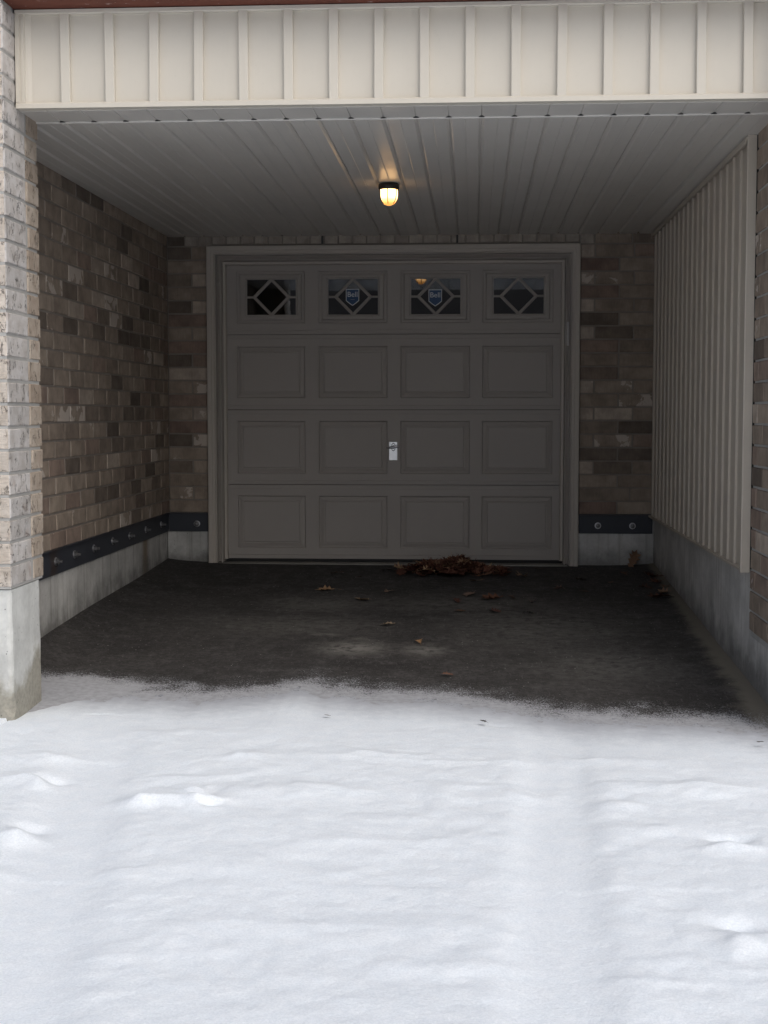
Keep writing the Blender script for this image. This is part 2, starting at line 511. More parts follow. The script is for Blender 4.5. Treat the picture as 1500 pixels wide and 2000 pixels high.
class MB:
    """collects world-space faces; build() puts the origin at a given point"""
    def __init__(self):
        self.v, self.f, self.mi = [], [], []

    def poly(self, pts, mi=0):
        i = len(self.v)
        self.v += [tuple(p) for p in pts]
        self.f.append(tuple(range(i, i + len(pts))))
        self.mi.append(mi)

    def box(self, a, b, bev=0.0, mi=0):
        x0, y0, z0 = (min(a[i], b[i]) for i in range(3))
        x1, y1, z1 = (max(a[i], b[i]) for i in range(3))
        bm = bmesh.new()
        bmesh.ops.create_cube(bm, size=1.0)
        for v in bm.verts:
            v.co = Vector((x0 if v.co.x < 0 else x1, y0 if v.co.y < 0 else y1, z0 if v.co.z < 0 else z1))
        if bev > 0:
            bmesh.ops.bevel(bm, geom=list(bm.edges), offset=bev, segments=1, affect='EDGES')
        self.add_bm(bm, mi)

    def add_bm(self, bm, mi=0):
        i = len(self.v)
        bm.verts.index_update()
        self.v += [tuple(v.co) for v in bm.verts]
        for f in bm.faces:
            self.f.append(tuple(i + v.index for v in f.verts))
            self.mi.append(mi)
        bm.free()

    def prism(self, prof, p0, p1, frame, mi=0, caps=True):
        """extrude a closed profile [(a,b)..] from p0 to p1; frame = (A axis, B axis)"""
        A, B = Vector(frame[0]), Vector(frame[1])
        n = len(prof)
        i = len(self.v)
        for p in (Vector(p0), Vector(p1)):
            for a, b in prof:
                self.v.append(tuple(p + A * a + B * b))
        for j in range(n):
            q = (j + 1) % n
            self.f.append((i + j, i + q, i + n + q, i + n + j))
            self.mi.append(mi)
        if caps:
            self.f.append(tuple(range(i + n - 1, i - 1, -1)))
            self.f.append(tuple(range(i + n, i + 2 * n)))
            self.mi += [mi, mi]

    def lathe(self, prof, c, seg=24, mi=0):
        i = len(self.v)
        for r, z in prof:
            for s in range(seg):
                t = 2 * math.pi * s / seg
                self.v.append((c[0] + r * math.cos(t), c[1] + r * math.sin(t), c[2] + z))
        for k in range(len(prof) - 1):
            for s in range(seg):
                q = (s + 1) % seg
                self.f.append((i + k * seg + s, i + k * seg + q, i + (k + 1) * seg + q, i + (k + 1) * seg + s))
                self.mi.append(mi)

    def tube(self, pts, r, seg=8, mi=0):
        pts = [Vector(p) for p in pts]
        i = len(self.v)
        for k, p in enumerate(pts):
            d = (pts[min(k + 1, len(pts) - 1)] - pts[max(k - 1, 0)]).normalized()
            u = d.cross(Vector((0.3, 0.2, 0.93))).normalized()
            w = d.cross(u)
            rr = r[k] if isinstance(r, (list, tuple)) else r
            for s in range(seg):
                t = 2 * math.pi * s / seg
                self.v.append(tuple(p + u * rr * math.cos(t) + w * rr * math.sin(t)))
        for k in range(len(pts) - 1):
            for s in range(seg):
                q = (s + 1) % seg
                self.f.append((i + k * seg + s, i + k * seg + q, i + (k + 1) * seg + q, i + (k + 1) * seg + s))
                self.mi.append(mi)

    def build(self, name, mat, parent=None, origin=None, smooth=False):
        me = bpy.data.meshes.new(name)
        if origin is None:
            vs = np.array(self.v)
            origin = ((vs[:, 0].min() + vs[:, 0].max()) / 2, (vs[:, 1].min() + vs[:, 1].max()) / 2, vs[:, 2].min())
        o = Vector(origin)
        me.from_pydata([tuple(Vector(v) - o) for v in self.v], [], self.f)
        bm = bmesh.new()
        bm.from_mesh(me)
        bmesh.ops.recalc_face_normals(bm, faces=bm.faces)
        bm.to_mesh(me)
        bm.free()
        ob = link(name, me, mat, parent, origin)
        for p, m in zip(me.polygons, self.mi):
            p.material_index = m
            p.use_smooth = smooth
        return ob


# ------------------------------------------------------------------ value noise for snow and ground
def vnoise(x, y, scale, seed):
    r = np.random.RandomState(seed)
    T = r.rand(256, 256)
    u, v = x / scale + 77.3, y / scale + 41.7
    i, j = np.floor(u).astype(int), np.floor(v).astype(int)
    fu, fv = u - i, v - j
    fu = fu * fu * fu * (fu * (fu * 6 - 15) + 10)
    fv = fv * fv * fv * (fv * (fv * 6 - 15) + 10)
    g = lambda a, b: T[a % 256, b % 256]
    return (g(i, j) * (1 - fu) + g(i + 1, j) * fu) * (1 - fv) + (g(i, j + 1) * (1 - fu) + g(i + 1, j + 1) * fu) * fv - 0.5


def grid_mesh(name, X, Y, Z, attrs=None):
    ny, nx = X.shape
    me = bpy.data.meshes.new(name)
    vs = np.stack([X.ravel(), Y.ravel(), Z.ravel()], 1).astype(np.float32)
    idx = np.arange(nx * ny).reshape(ny, nx)
    q = np.stack([idx[:-1, :-1], idx[1:, :-1], idx[1:, 1:], idx[:-1, 1:]], -1).reshape(-1, 4)
    a, b, c = vs[q[0, 0]], vs[q[0, 1]], vs[q[0, 3]]
    if np.cross(b - a, c - a)[2] < 0:
        q = q[:, ::-1]
    me.vertices.add(len(vs))
    me.vertices.foreach_set('co', vs.ravel())
    me.loops.add(q.size)
    me.loops.foreach_set('vertex_index', q.ravel().astype(np.int32))
    me.polygons.add(len(q))
    me.polygons.foreach_set('loop_start', np.arange(0, q.size, 4, dtype=np.int32))
    me.polygons.foreach_set('use_smooth', np.ones(len(q), dtype=bool))
    for k, a in (attrs or {}).items():
        at = me.attributes.new(k, 'FLOAT', 'POINT')
        at.data.foreach_set('value', a.ravel().astype(np.float32))
    me.update()
    me.validate()
    return me


# edge of the lying snow on the driveway: x -> y
EX = [-2.3, -2.0, -1.721, -1.46, -1.217, -0.991, -0.768, -0.64, -0.402, -0.17, 0.06, 0.279, 0.491, 0.706, 0.92, 1.12, 1.21, 1.4]
EY = [-3.80, -3.80, -3.72, -3.77, -3.79, -3.72, -3.60, -3.69, -3.74, -3.76, -3.84, -4.00, -4.10, -4.09, -4.09, -4.16, -4.24, -4.3]


def edge_y(x):
    e = np.interp(x, EX, EY)
    return e + 0.05 * vnoise(x, x * 0, 0.11, 5) + 0.025 * vnoise(x, x * 0, 0.03, 9)


# ------------------------------------------------------------------ driveway
xs = np.arange(-2.30, 1.335, 0.025)
ys = np.arange(0.06, -6.2, -0.025)
X, Y = np.meshgrid(xs, ys)
Zg = ground(X, Y) + 0.006 * vnoise(X, Y, 0.7, 3) + 0.002 * vnoise(X, Y, 0.12, 4)
dist = Y - edge_y(X)                                   # > 0 inside the carport
dust = np.clip(1.0 - (dist + 0.16) / 0.66, 0, 1) ** 1.35
corner = np.exp(-(((X + 1.88) / 0.30) ** 2 + ((Y + 3.66) / 0.20) ** 2))
dust = np.clip(dust + 0.5 * corner, 0, 1)
dust = np.clip(dust + 0.12 * np.clip(vnoise(X, Y, 0.5, 12) + 0.1, 0, 1) * (Y < -1.8) * np.clip(1.2 - dist / 1.5, 0, 1), 0, 1)
dirt = 1.15 * np.exp(-np.clip(1.262 - X, 0, 9) / (0.045 + 0.022 * np.clip(-Y, 0, 4))) + 0.35 * np.exp(-np.clip(X + 2.19, 0, 9) / 0.05)
scuff = np.zeros_like(X)
for sx, sy, rx, ry, a in [(-0.62, -2.78, 0.17, 0.16, 0.9), (-0.24, -2.80, 0.12, 0.14, 0.75), (-0.80, -2.45, 0.10, 0.05, 0.6),
                          (-0.95, -1.55, 0.35, 0.25, 0.42), (-1.0, -2.2, 0.5, 0.3, 0.36), (0.35, -2.2, 0.5, 0.6, 0.40), (0.72, -2.3, 0.1, 0.12, 0.4),
                          (0.65, -3.1, 0.35, 0.4, 0.4), (-0.1, -1.5, 0.6, 0.3, 0.34), (-0.60, -2.55, 0.08, 0.05, 0.45)]:
    scuff = np.maximum(scuff, a * np.exp(-(((X - sx) / rx) ** 2 + ((Y - sy) / ry) ** 2)))
me = grid_mesh("driveway", X, Y, Zg, {'dust': dust, 'dirt': dirt, 'scuff': scuff})
o = link("driveway", me, 'asphalt')
o['kind'] = 'structure'
o['label'] = "dark asphalt driveway inside the carport, dusted with snow at the front"

# ------------------------------------------------------------------ snow
def spread(a, b, fine, out_lo, out_hi, g=1.25):
    core = list(np.arange(a, b, fine))
    lo, s, p = [], fine, a
    while p > out_lo:
        s *= g
        p -= s
        lo.append(p)
    hi, s, p = [], fine, core[-1]
    while p < out_hi:
        s *= g
        p += s
        hi.append(p)
    return np.array(lo[::-1] + core + hi)


sx = spread(-2.45, 1.75, 0.0115, -260, 260)
st = np.concatenate([np.arange(0, 3.3, 0.0115), 3.3 + np.cumsum(0.0115 * 1.18 ** np.arange(1, 52))])
st = st[st < 330]
Xs, Ts = np.meshgrid(sx, st)
ey = edge_y(Xs)
ey = np.where(Xs < XP - 0.03, YP + 0.10, ey)
ey = np.where(Xs > XB + 0.05, YP + 0.10, ey)
Ys = ey - Ts
base = np.where(Ys > -11.0, ground(np.clip(Xs, -1.6, 1.2), Ys), ground(np.clip(Xs, -1.6, 1.2), np.full_like(Ys, -11.0)))
t = Ts
base = base + np.where(Ys > -6.1, 0.006 * vnoise(Xs, Ys, 0.7, 3) + 0.002 * vnoise(Xs, Ys, 0.12, 4), 0)
onp = (Xs > XP - 0.03) & (Xs < XB + 0.05)
th = np.clip(t / 0.85, 0, 1)
th = th * th * (3 - 2 * th)
tw = np.clip((t - 0.18) / 0.8, 0, 1)
fin = 0.0035 * (vnoise(Xs, Ys, 0.024, 51) + vnoise(Xs, Ys, 0.06, 52))
thick = np.where(onp, -0.0035 + 0.0075 * np.clip(t / 0.30, 0, 1) ** 0.8 + fin * np.clip(1 - t / 0.5, 0, 1) + 0.034 * tw * tw * (3 - 2 * tw), 0.034)
near = np.clip((Ys + 14) / 5, 0, 1)
amp = np.where(onp, np.clip((t - 0.30) / 0.9, 0.0, 1), 1.0) * near
H = 0.014 * vnoise(Xs * 0.62, Ys, 0.42, 21) + 0.007 * vnoise(Xs * 0.7 + Ys * 0.25, Ys, 0.17, 22) + 0.0055 * vnoise(Xs * 0.8, Ys, 0.07, 23) + 0.0028 * vnoise(Xs, Ys, 0.03, 24)
rid = np.abs(vnoise(Xs * 0.55 + 0.2 * Ys, Ys, 0.30, 31)) * 2
H += 0.005 * (1 - np.clip(rid * 2.2, 0, 1)) ** 2
# smoother wheel lanes
lane = np.exp(-(((Xs - (0.30 + 0.05 * (Ys + 5))) / 0.13) ** 4)) + np.exp(-(((Xs - (-1.36 - 0.16 * (Ys + 5.2))) / 0.15) ** 4))
lane = np.clip(lane, 0, 1) * (Ys < -4.2)
H = H * (1 - 0.75 * lane) - 0.019 * lane
thick = thick + H * amp
Xw = Xs + 0.10 * vnoise(Xs, Ys, 0.13, 61) + 0.035 * vnoise(Xs, Ys, 0.05, 62)
Yw = Ys + 0.08 * vnoise(Xs, Ys, 0.12, 63) + 0.03 * vnoise(Xs, Ys, 0.05, 64)
for bx, by, rx, ry, h in [(-1.06, -5.43, 0.085, 0.06, 0.048), (-0.885, -5.42, 0.095, 0.06, 0.05), (-0.98, -5.30, 0.055, 0.04, 0.03), (-0.72, -5.30, 0.17, 0.07, 0.018),
                          (-0.90, -4.86, 0.06, 0.05, 0.022), (-0.55, -5.24, 0.14, 0.05, 0.018), (-0.33, -4.80, 0.12, 0.05, 0.016), (0.45, -4.85, 0.16, 0.05, 0.012),
                          (0.74, -5.18, 0.24, 0.06, 0.018), (0.53, -5.37, 0.12, 0.05, 0.014), (-1.54, -5.24, 0.07, 0.06, 0.034), (-1.46, -5.78, 0.08, 0.06, 0.034),
                          (0.83, -5.75, 0.09, 0.05, 0.032), (0.69, -6.45, 0.08, 0.06, 0.036), (0.60, -5.60, 0.18, 0.05, 0.012), (0.62, -6.6, 0.2, 0.05, 0.012),
                          (-0.05, -6.60, 0.16, 0.05, 0.010), (-1.55, -4.9, 0.14, 0.06, 0.02), (-1.2, -4.55, 0.2, 0.06, 0.012), (0.2, -5.25, 0.14, 0.06, 0.015)]:
    thick = thick + 0.78 * h * np.exp(-(np.abs((Xw - bx) / rx) ** 1.7 + np.abs((Yw - by) / ry) ** 1.7))
for bx, by, rx, ry, h in [(-0.875, -5.455, 0.035, 0.022, -0.034), (-0.96, -5.375, 0.05, 0.025, -0.015), (-1.50, -5.17, 0.06, 0.03, -0.02), (-1.42, -5.68, 0.06, 0.04, -0.022),
                          (0.80, -5.66, 0.07, 0.03, -0.024), (0.72, -6.33, 0.07, 0.04, -0.024), (0.12, -4.29, 0.05, 0.02, -0.008)]:
    thick = thick + h * np.exp(-(((Xs - bx) / rx) ** 2 + ((Ys - by) / ry) ** 2))
# banked against the pillar foot
thick = thick + 0.006 * np.exp(-((Xs + 2.0) / 0.25) ** 2 - ((Ys + 4.45) / 0.12) ** 2)
thr = np.where(onp, 0.85 * th + 0.15 * np.clip(t / 0.25, 0, 1) + 0.05, 1.0)
thr = np.where(thick < -0.001, thr * 0.2, thr)
me = grid_mesh("snow_ground", Xs, Ys, base + thick, {'thick': thr})
o = link("snow_ground", me, 'snow')
o['kind'] = 'structure'
o['label'] = "lumpy white snow covering the driveway in front of the carport"

# ------------------------------------------------------------------ concrete sill under the door
mb = MB()
mb.box((-1.83, -0.028, -0.05), (0.665, 0.26, 0.010), 0.004)
o = mb.build("door_sill", 'concrete_sill')
o['kind'] = 'structure'
o['label'] = "low concrete sill under the garage door"

# ------------------------------------------------------------------ bricks
BR = {}


def brick_mesh(L, Hh, D, var, rough=1.0):
    key = (round(L, 3), round(Hh, 3), round(D, 3), var, rough)
    if key in BR:
        return BR[key]
    r = random.Random(hash(key) % 99991)
    j = lambda a: r.uniform(-a, a) * rough
    c = 0.0035 * rough
    x0, x1 = -L / 2, L / 2
    outer = [(x0 + j(.0012), c + j(.0008), 0 + j(.0012)), (x1 + j(.0012), c + j(.0008), 0 + j(.0012)), (x1 + j(.0012), c + j(.0008), Hh + j(.0012)), (x0 + j(.0012), c + j(.0008), Hh + j(.0012))]
    inner = [(x0 + c + j(.0015), j(.0015), c + j(.0015)), (x1 - c + j(.0015), j(.0015), c + j(.0015)), (x1 - c + j(.0015), j(.0015), Hh - c + j(.0015)), (x0 + c + j(.0015), j(.0015), Hh - c + j(.0015))]
    back = [(x0, D, 0), (x1, D, 0), (x1, D, Hh), (x0, D, Hh)]
    vs = outer + inner + back
    fs = [(4, 5, 6, 7)]
    for k in range(4):
        q = (k + 1) % 4
        fs.append((k, q, 4 + q, 4 + k))
        fs.append((q, k, 8 + k, 8 + q))
    me = bpy.data.meshes.new("brick")
    me.from_pydata(vs, [], fs)
    me.update()
    BR[key] = me
    return me


ROT = {'-y': 0.0, '+x': math.pi / 2, '-x': -math.pi / 2}


def put_brick(parent, face, plane, s0, s1, z, h, color, mat='brick', D=0.05, rough=1.0, jit=0.0016):
    """a brick from s0 to s1 along its wall (x for '-y', y otherwise)"""
    L = abs(s1 - s0)
    me = brick_mesh(L, h, D, random.randrange(5), rough)
    s = (s0 + s1) / 2
    d = random.uniform(-jit, jit)
    if face == '-y':
        loc = (s, plane + d, z)
    elif face == '+x':
        loc = (plane + d, s, z)
    else:
        loc = (plane + d, s, z)
    return link("brick", me, mat, parent, loc, (0, random.uniform(-.003, .003), ROT[face] + random.uniform(-.003, .003)), color)


def lerp(a, b, t):
    return tuple(x + (y - x) * t for x, y in zip(a, b))


TAN, BROWN, RED, DARK, PALE = (0.40, 0.338, 0.28), (0.32, 0.265, 0.22), (0.28, 0.205, 0.175), (0.17, 0.142, 0.12), (0.52, 0.45, 0.385)


def brick_color(r, kind=None):
    if kind == 'd':
        c, a = lerp(DARK, BROWN, r.uniform(0, .22)), 0.0
    elif kind == 'h':
        c, a = lerp(DARK, BROWN, r.uniform(.35, .6)), 0.05
    elif kind == 'p':
        c, a = lerp(PALE, TAN, r.uniform(0, .35)), 0.3
    elif kind == 's':
        c, a = lerp(TAN, BROWN, r.uniform(0, .5)), r.uniform(0.46, 0.54)
    elif kind == 'r':
        c, a = lerp(RED, BROWN, r.uniform(0, .4)), 0.1
    else:
        c = lerp(TAN, BROWN, r.random())
        if r.random() < 0.14:
            c = lerp(c, RED, 0.6)
        if r.random() < 0.07:
            c = lerp(c, DARK, 0.5)
        a = 0.34 if r.random() < 0.10 else 0.12
    k = r.uniform(0.92, 1.08)
    return (c[0] * k, c[1] * k, c[2] * k, a)


ROWS = 21
# ---- side wall, left of the door
wallL = thing("brick_wall", "long brown brick side wall running back from the pillar to the door wall", "brick wall", (XL, -2.0, Z0))
mb = MB()
mb.box((XL - 0.20, -3.96, Z0 - 0.012), (XL - 0.0065, 0.15, ZC + 0.06))
for row in range(ROWS):          # lighter head joints
    off = -2.888 if row % 2 == 0 else -2.775
    for col in range(-4, 11):
        y1 = off + col * 0.2915
        if -3.9 < y1 < -0.02:
            zq = Z0 + row * CH
            mb.poly([(XL - 0.0042, y1 - JT - .001, zq), (XL - 0.0042, y1 + .001, zq), (XL - 0.0042, y1 + .001, zq + CH - JT), (XL - 0.0042, y1 - JT - .001, zq + CH - JT)], 1)
mb.build("mortar", ['bed', 'head'], wallL)
# bricks that stand out in the photograph, at their places on the wall (y, z)
SPEC_L = [(-2.24, 2.31, 'd'), (-1.9, 2.31, 'd'), (-1.18, 2.24, 'd'), (-1.31, 2.15, 'd'), (-0.74, 1.95, 'd'), (-0.71, 1.75, 'd'), (-0.51, 1.75, 'd'), (-2.97, 1.55, 'd'), (-2.46, 1.55, 'd'), (-1.31, 1.55, 'd'), (-1.02, 1.56, 'd'), (-0.73, 1.56, 'd'), (-1.17, 1.65, 'd'), (-2.47, 1.74, 'h'), (-1.87, 1.57, 'h'), (-1.21, 2.04, 'p'), (-1.02, 1.94, 'p'), (-1.91, 1.74, 'p'), (-2.34, 1.64, 'p'), (-1.9, 1.93, 'p'), (-2.66, 2.04, 's'), (-2.36, 1.84, 's'), (-2.69, 1.74, 's'), (-1.67, 1.75, 's'), (-1.48, 1.64, 's'), (-1.69, 1.94, 's'), (-1.44, 1.27, 'd'), (-0.99, 1.18, 'd'), (-0.87, 1.07, 'd'), (-1.58, 0.98, 'd'), (-2.46, 0.79, 'd'), (-1.86, 0.59, 'd'), (-1.57, 0.6, 'd'), (-0.98, 0.61, 'd'), (-0.61, 0.7, 'd'), (-1.14, 1.08, 'd'), (-2.89, 1.26, 'h'), (-2.03, 1.07, 'h'), (-1.73, 1.07, 'h'), (-2.18, 0.8, 'h'), (-0.39, 0.89, 'h'), (-0.31, 0.61, 'h'), (-1.45, 0.89, 'h'), (-2.16, 1.17, 'p'), (-1.56, 0.8, 'p'), (-0.3, 1.47, 'p'), (-2.62, 1.06, 's'), (-2.34, 1.06, 's'), (-0.44, 0.97, 's'), (-0.4, 0.8, 's'), (-0.71, 1.47, 's'), (-1.14, 0.42, 's')]
spec = {}


def cell(y, z):
    row = int((z - Z0) // CH)
    off = -2.888 if row % 2 == 0 else -2.775
    return row, math.floor((y - off) / 0.2915)


for y, z, k in SPEC_L:
    spec[cell(y, z)] = k
rl = random.Random(11)
for row in range(ROWS):
    z = Z0 + row * CH
    h = min(CH - JT, ZC + 0.02 - z)
    off = -2.888 if row % 2 == 0 else -2.775
    for col in range(-5, 11):
        y0, y1 = off + col * 0.2915, off + (col + 1) * 0.2915 - JT
        y0, y1 = max(y0, -3.95), min(y1, -0.004)
        if y1 - y0 < 0.03:
            continue
        put_brick(wallL, '+x', XL, y0, y1, z, h, brick_color(rl, spec.get((row, col))))

# ---- door wall, both sides of the frame
wallA = thing("brick_wall", "narrow brown brick strip between the side wall and the door frame", "brick wall", (-2.04, 0, Z0))
mb = MB()
mb.box((XL - 0.002, 0.0065, Z0 - 0.012), (-1.90, 0.16, ZC + 0.06))
mb.build("mortar", 'bed', wallA)
SPEC_A = {15: 'd', 11: 'd', 5: 'd', 19: 'd', 10: 'p', 3: 'h', 14: 'r', 12: 'r', 8: 'r', 6: 'r', 17: 'h'}
for row in range(ROWS - 1):
    z = Z0 + row * CH
    k = SPEC_A.get(row)
    if row % 2:
        put_brick(wallA, '-y', 0, XL + 0.004, -2.012, z, CH - JT, brick_color(rl, k))
        put_brick(wallA, '-y', 0, -2.001, -1.9, z, CH - JT, brick_color(rl, 'p' if row in (15, 12, 7, 17) else ('s' if row in (9, 5) else None)))
    else:
        put_brick(wallA, '-y', 0, XL + 0.004, -1.9, z, CH - JT, brick_color(rl, k))
put_brick(wallA, '-y', 0, XL + 0.004, -2.06, Z0 + 20 * CH, 0.085, brick_color(rl, 'd'))

wallB = thing("brick_wall", "brown brick strip with pale patched bricks between the door frame and ribbed siding", "brick wall", (1.0, 0, Z0))
mb = MB()
mb.box((0.737, 0.0065, Z0 - 0.012), (1.29, 0.16, ZC + 0.06))
mb.build("mortar", 'bed', wallB)
ROWB = {0: 'L', 1: 'L2', 2: 'L', 3: 'S', 4: 'L', 5: 'S', 6: 'L', 7: 'S', 8: 'L', 9: 'S', 10: 'L', 11: 'L', 12: 'L', 13: 'S', 14: 'L', 15: 'S', 16: 'L', 17: 'S', 18: 'L', 19: 'S'}
SPEC_B = {(3, 0): 'p', (9, 0): 'p', (13, 0): 'p', (15, 0): 'p', (7, 0): 'p', (9, 1): 's', (8, 1): 's', (7, 1): 'p', (5, 1): 's', (4, 0): 'd', (4, 1): 'd', (6, 1): 'd', (14, 0): 'd', (13, 1): 'h', (3, 1): 'h',
          (0, 0): 'r', (12, 0): 'r', (16, 0): 'r', (18, 0): 'r', (17, 0): 'p', (19, 0): 'p'}
for row in range(ROWS - 1):
    z = Z0 + row * CH
    cuts = {'L': [0.74, 1.002, 1.288], 'L2': [0.74, 1.09, 1.288], 'S': [0.74, 0.832, 1.104, 1.288]}[ROWB[row]]
    for q in range(len(cuts) - 1):
        put_brick(wallB, '-y', 0, cuts[q] + (JT if q else 0), cuts[q + 1], z, CH - JT, brick_color(rl, SPEC_B.get((row, q))))
put_brick(wallB, '-y', 0, 0.84, 1.09, Z0 + 20 * CH, 0.085, brick_color(rl))
put_brick(wallB, '-y', 0, 1.10, 1.288, Z0 + 20 * CH, 0.085, brick_color(rl, 'h'))

# ---- soldier course over the door
sol = thing("brick_lintel", "row of upright pale brown bricks just above the door frame", "brick lintel", (-0.58, 0, 2.272))
mb = MB()
mb.box((-1.8995, 0.0045, 2.262), (0.7365, 0.155, ZC + 0.08))
mb.build("mortar", 'bed', sol)
x = -2.05
i = 0
while x < 0.83:
    w = 0.0895
    if not (i in (9, 19)):
        pass
    zb = Z0 + 20 * CH if (x < -1.9 or x > 0.73) else 2.274
    put_brick(sol, '-y', -0.004, x, x + w, zb, 0.11, (*lerp((0.36, 0.325, 0.29), (0.50, 0.46, 0.41), rl.random()), 0.2), 'brick')
    x += 0.0995
    i += 1
for wx in (-1.072, -0.123):
    mb = MB()
    mb.box((wx - 0.007, -0.008, 2.272), (wx + 0.007, 0.0, 2.327))
    mb.build("weep_hole", 'black', sol)

# ---- near left pillar
pil = thing("brick_pillar", "pale rough brick pillar on a concrete foot at the front corner", "brick pillar", (-2.2, -4.17, -0.3))
PZ = 0.358
mb = MB()
mb.box((-2.9, YP + 0.005, PZ - 0.004), (XP - 0.005, -3.95, 2.75))
mb.build("mortar", 'mortar', pil)
mb = MB()
bm = bmesh.new()
bmesh.ops.create_grid(bm, x_segments=1, y_segments=1, size=1)
bm.free()
# concrete foot with a chipped arris
rc = random.Random(5)
N = 46
prof = []
zz = np.linspace(-0.9, PZ - 0.008, N)
rings = []
for zv in zz:
    ch = 0.012 + 0.010 * rc.random() + (0.02 if -0.16 < zv < -0.10 else 0)
    bul = 0.012 * max(0, 0.2 - zv) + rc.uniform(-.0015, .0015)
    fx = XP - 0.008 + bul * 0.4
    fy = YP + 0.012
    by_ = -3.985 + rc.uniform(-.003, .003) + bul
    rings.append([(-2.9, fy, zv), (fx - ch, fy + rc.uniform(-.001, .002), zv), (fx - ch * 0.35, fy + ch * 0.4, zv), (fx, fy + ch, zv), (fx + rc.uniform(-.001, .001), by_ - 0.006, zv), (fx - 0.008, by_, zv), (-2.9, by_, zv)])
i0 = len(mb.v)
for rr in rings:
    mb.v += rr
for a in range(N - 1):
    for b in range(7):
        q = (b + 1) % 7
        mb.f.append((i0 + a * 7 + b, i0 + a * 7 + q, i0 + (a + 1) * 7 + q, i0 + (a + 1) * 7 + b))
        mb.mi.append(0)
mb.f.append(tuple(i0 + (N - 1) * 7 + b for b in range(7)))
mb.mi.append(0)
mb.build("concrete_foot", 'concrete_pier', pil)
rp = random.Random(3)
for row in range(26):
    z = PZ + 0.006 + row * CH
    if z > 2.74:
        break
    h = min(CH - 0.013, 2.735 - z)
    if h < 0.02:
        continue
    g = rp.uniform(0.85, 1.07)
    front = (0.63 * g, 0.575 * g, 0.505 * g, 0.9)
    side = (0.60 * g, 0.585 * g, 0.565 * g, 0.22)
    tan = (*lerp((0.38, 0.32, 0.26), (0.50, 0.44, 0.37), rp.random()), 0.25)
    # corner brick: one solid piece, seen on both faces
    put_brick(pil, '+x', XP, YP + 0.004, -4.113, z, h, side, 'rock', 0.10, 1.0, 0.0015)
    put_brick(pil, '-y', YP, -2.14 - (0.12 if row % 2 else 0), XP - 0.004, z, h, front, 'rock', 0.09, 1.0, 0.002)
    put_brick(pil, '-y', YP, -2.44 - (0.12 if row % 2 else 0), -2.152 - (0.12 if row % 2 else 0), z, h, front, 'rock', 0.09, 1.0, 0.002)
    dd = -0.02 if row % 5 == 0 else 0.0
    put_brick(pil, '+x', XP + 0.001, -4.10 - dd, -3.942 + rp.uniform(-.006, .006), z, h, tan, 'rock', 0.10, 1.0, 0.0025)

# ---- near right pier
pr = thing("brick_pillar", "tan brick pier beyond the outer edge of the ribbed siding", "brick pillar", (1.45, -3.95, -0.4))
mb = MB()
mb.box((XB + 0.007, YP + 0.007, 0.062), (2.3, -3.535, 2.75))
mb.build("mortar", 'mortar', pr)
rr_ = random.Random(19)
SPEC_R = {(16, 0): 's', (13, 0): 'd', (14, 1): 'p', (7, 0): 'h', (2, 1): 'p', (11, 0): 's', (15, 1): None, (9, 0): 's'}
for row in range(-3, 26):
    z = Z0 + row * CH
    if z > 2.72:
        break
    h = min(CH - JT, 2.73 - z)
    e = -3.528
    n1 = 0.115 if row % 2 else 0.235
    e1 = -3.528 - n1
    for q, (a, b) in enumerate([(e1 + JT, e), (e1 - 0.28, e1), (YP + 0.004, e1 - 0.28 - JT)]):
        if b - a < 0.03:
            continue
        kk = {(10, 0): 'd', (15, 0): 's', (8, 0): 'h', (5, 1): None, (4, 0): 'd', (1, 1): 'p', (7, 0): 'p', (17, 0): None}.get((row, q))
        c = brick_color(rr_, kk)
        c = (c[0] * 1.0, c[1] * 0.99, c[2] * 0.98, c[3])
        put_brick(pr, '-x', XB, a, b, z, h, c, D=0.08)
    put_brick(pr, '-y', YP, XB + 0.004, XB + 0.26, z, h, brick_color(rr_), D=0.05)

# ------------------------------------------------------------------ concrete plinths
mb = MB()
mb.box((XL - 0.30, -3.99, -0.45), (XL - 0.022, 0.022, Z0 - 0.006), 0.004)
o = mb.build("concrete_plinth", 'concrete_wall')
tag(o, "stained concrete plinth below the long side wall and its bolted steel angle", "concrete plinth")
mb = MB()
mb.box((XL - 0.021, 0.022, -0.4), (-1.880, 0.3, Z0 - 0.006), 0.004)
o = mb.build("concrete_plinth", 'concrete_wall')
tag(o, "small pitted concrete block below the narrow brick strip beside the door frame", "concrete plinth")
mb = MB()
mb.box((0.72, 0.022, -0.4), (1.2715, 0.3, Z0 - 0.006), 0.004)
o = mb.build("concrete_plinth", 'concrete_right')
tag(o, "pale concrete block below the brick strip next to the ribbed siding", "concrete plinth")
mb = MB()
prof = [(1.273, -0.5), (1.273, 0.62), (1.9, 0.62), (1.9, -0.5)]
mb.prism([(a, b) for a, b in prof], (0, -3.533, 0), (0, 0.3, 0), ((1, 0, 0), (0, 0, 1)))
mb.prism([(1.2735, -0.5), (1.2735, 0.058), (1.9, 0.058), (1.9, -0.5)], (0, YP + 0.01, 0), (0, -3.5335, 0), ((1, 0, 0), (0, 0, 1)))
o = mb.build("concrete_plinth", 'concrete_right')
tag(o, "long smooth grey concrete plinth under the ribbed siding", "concrete plinth")

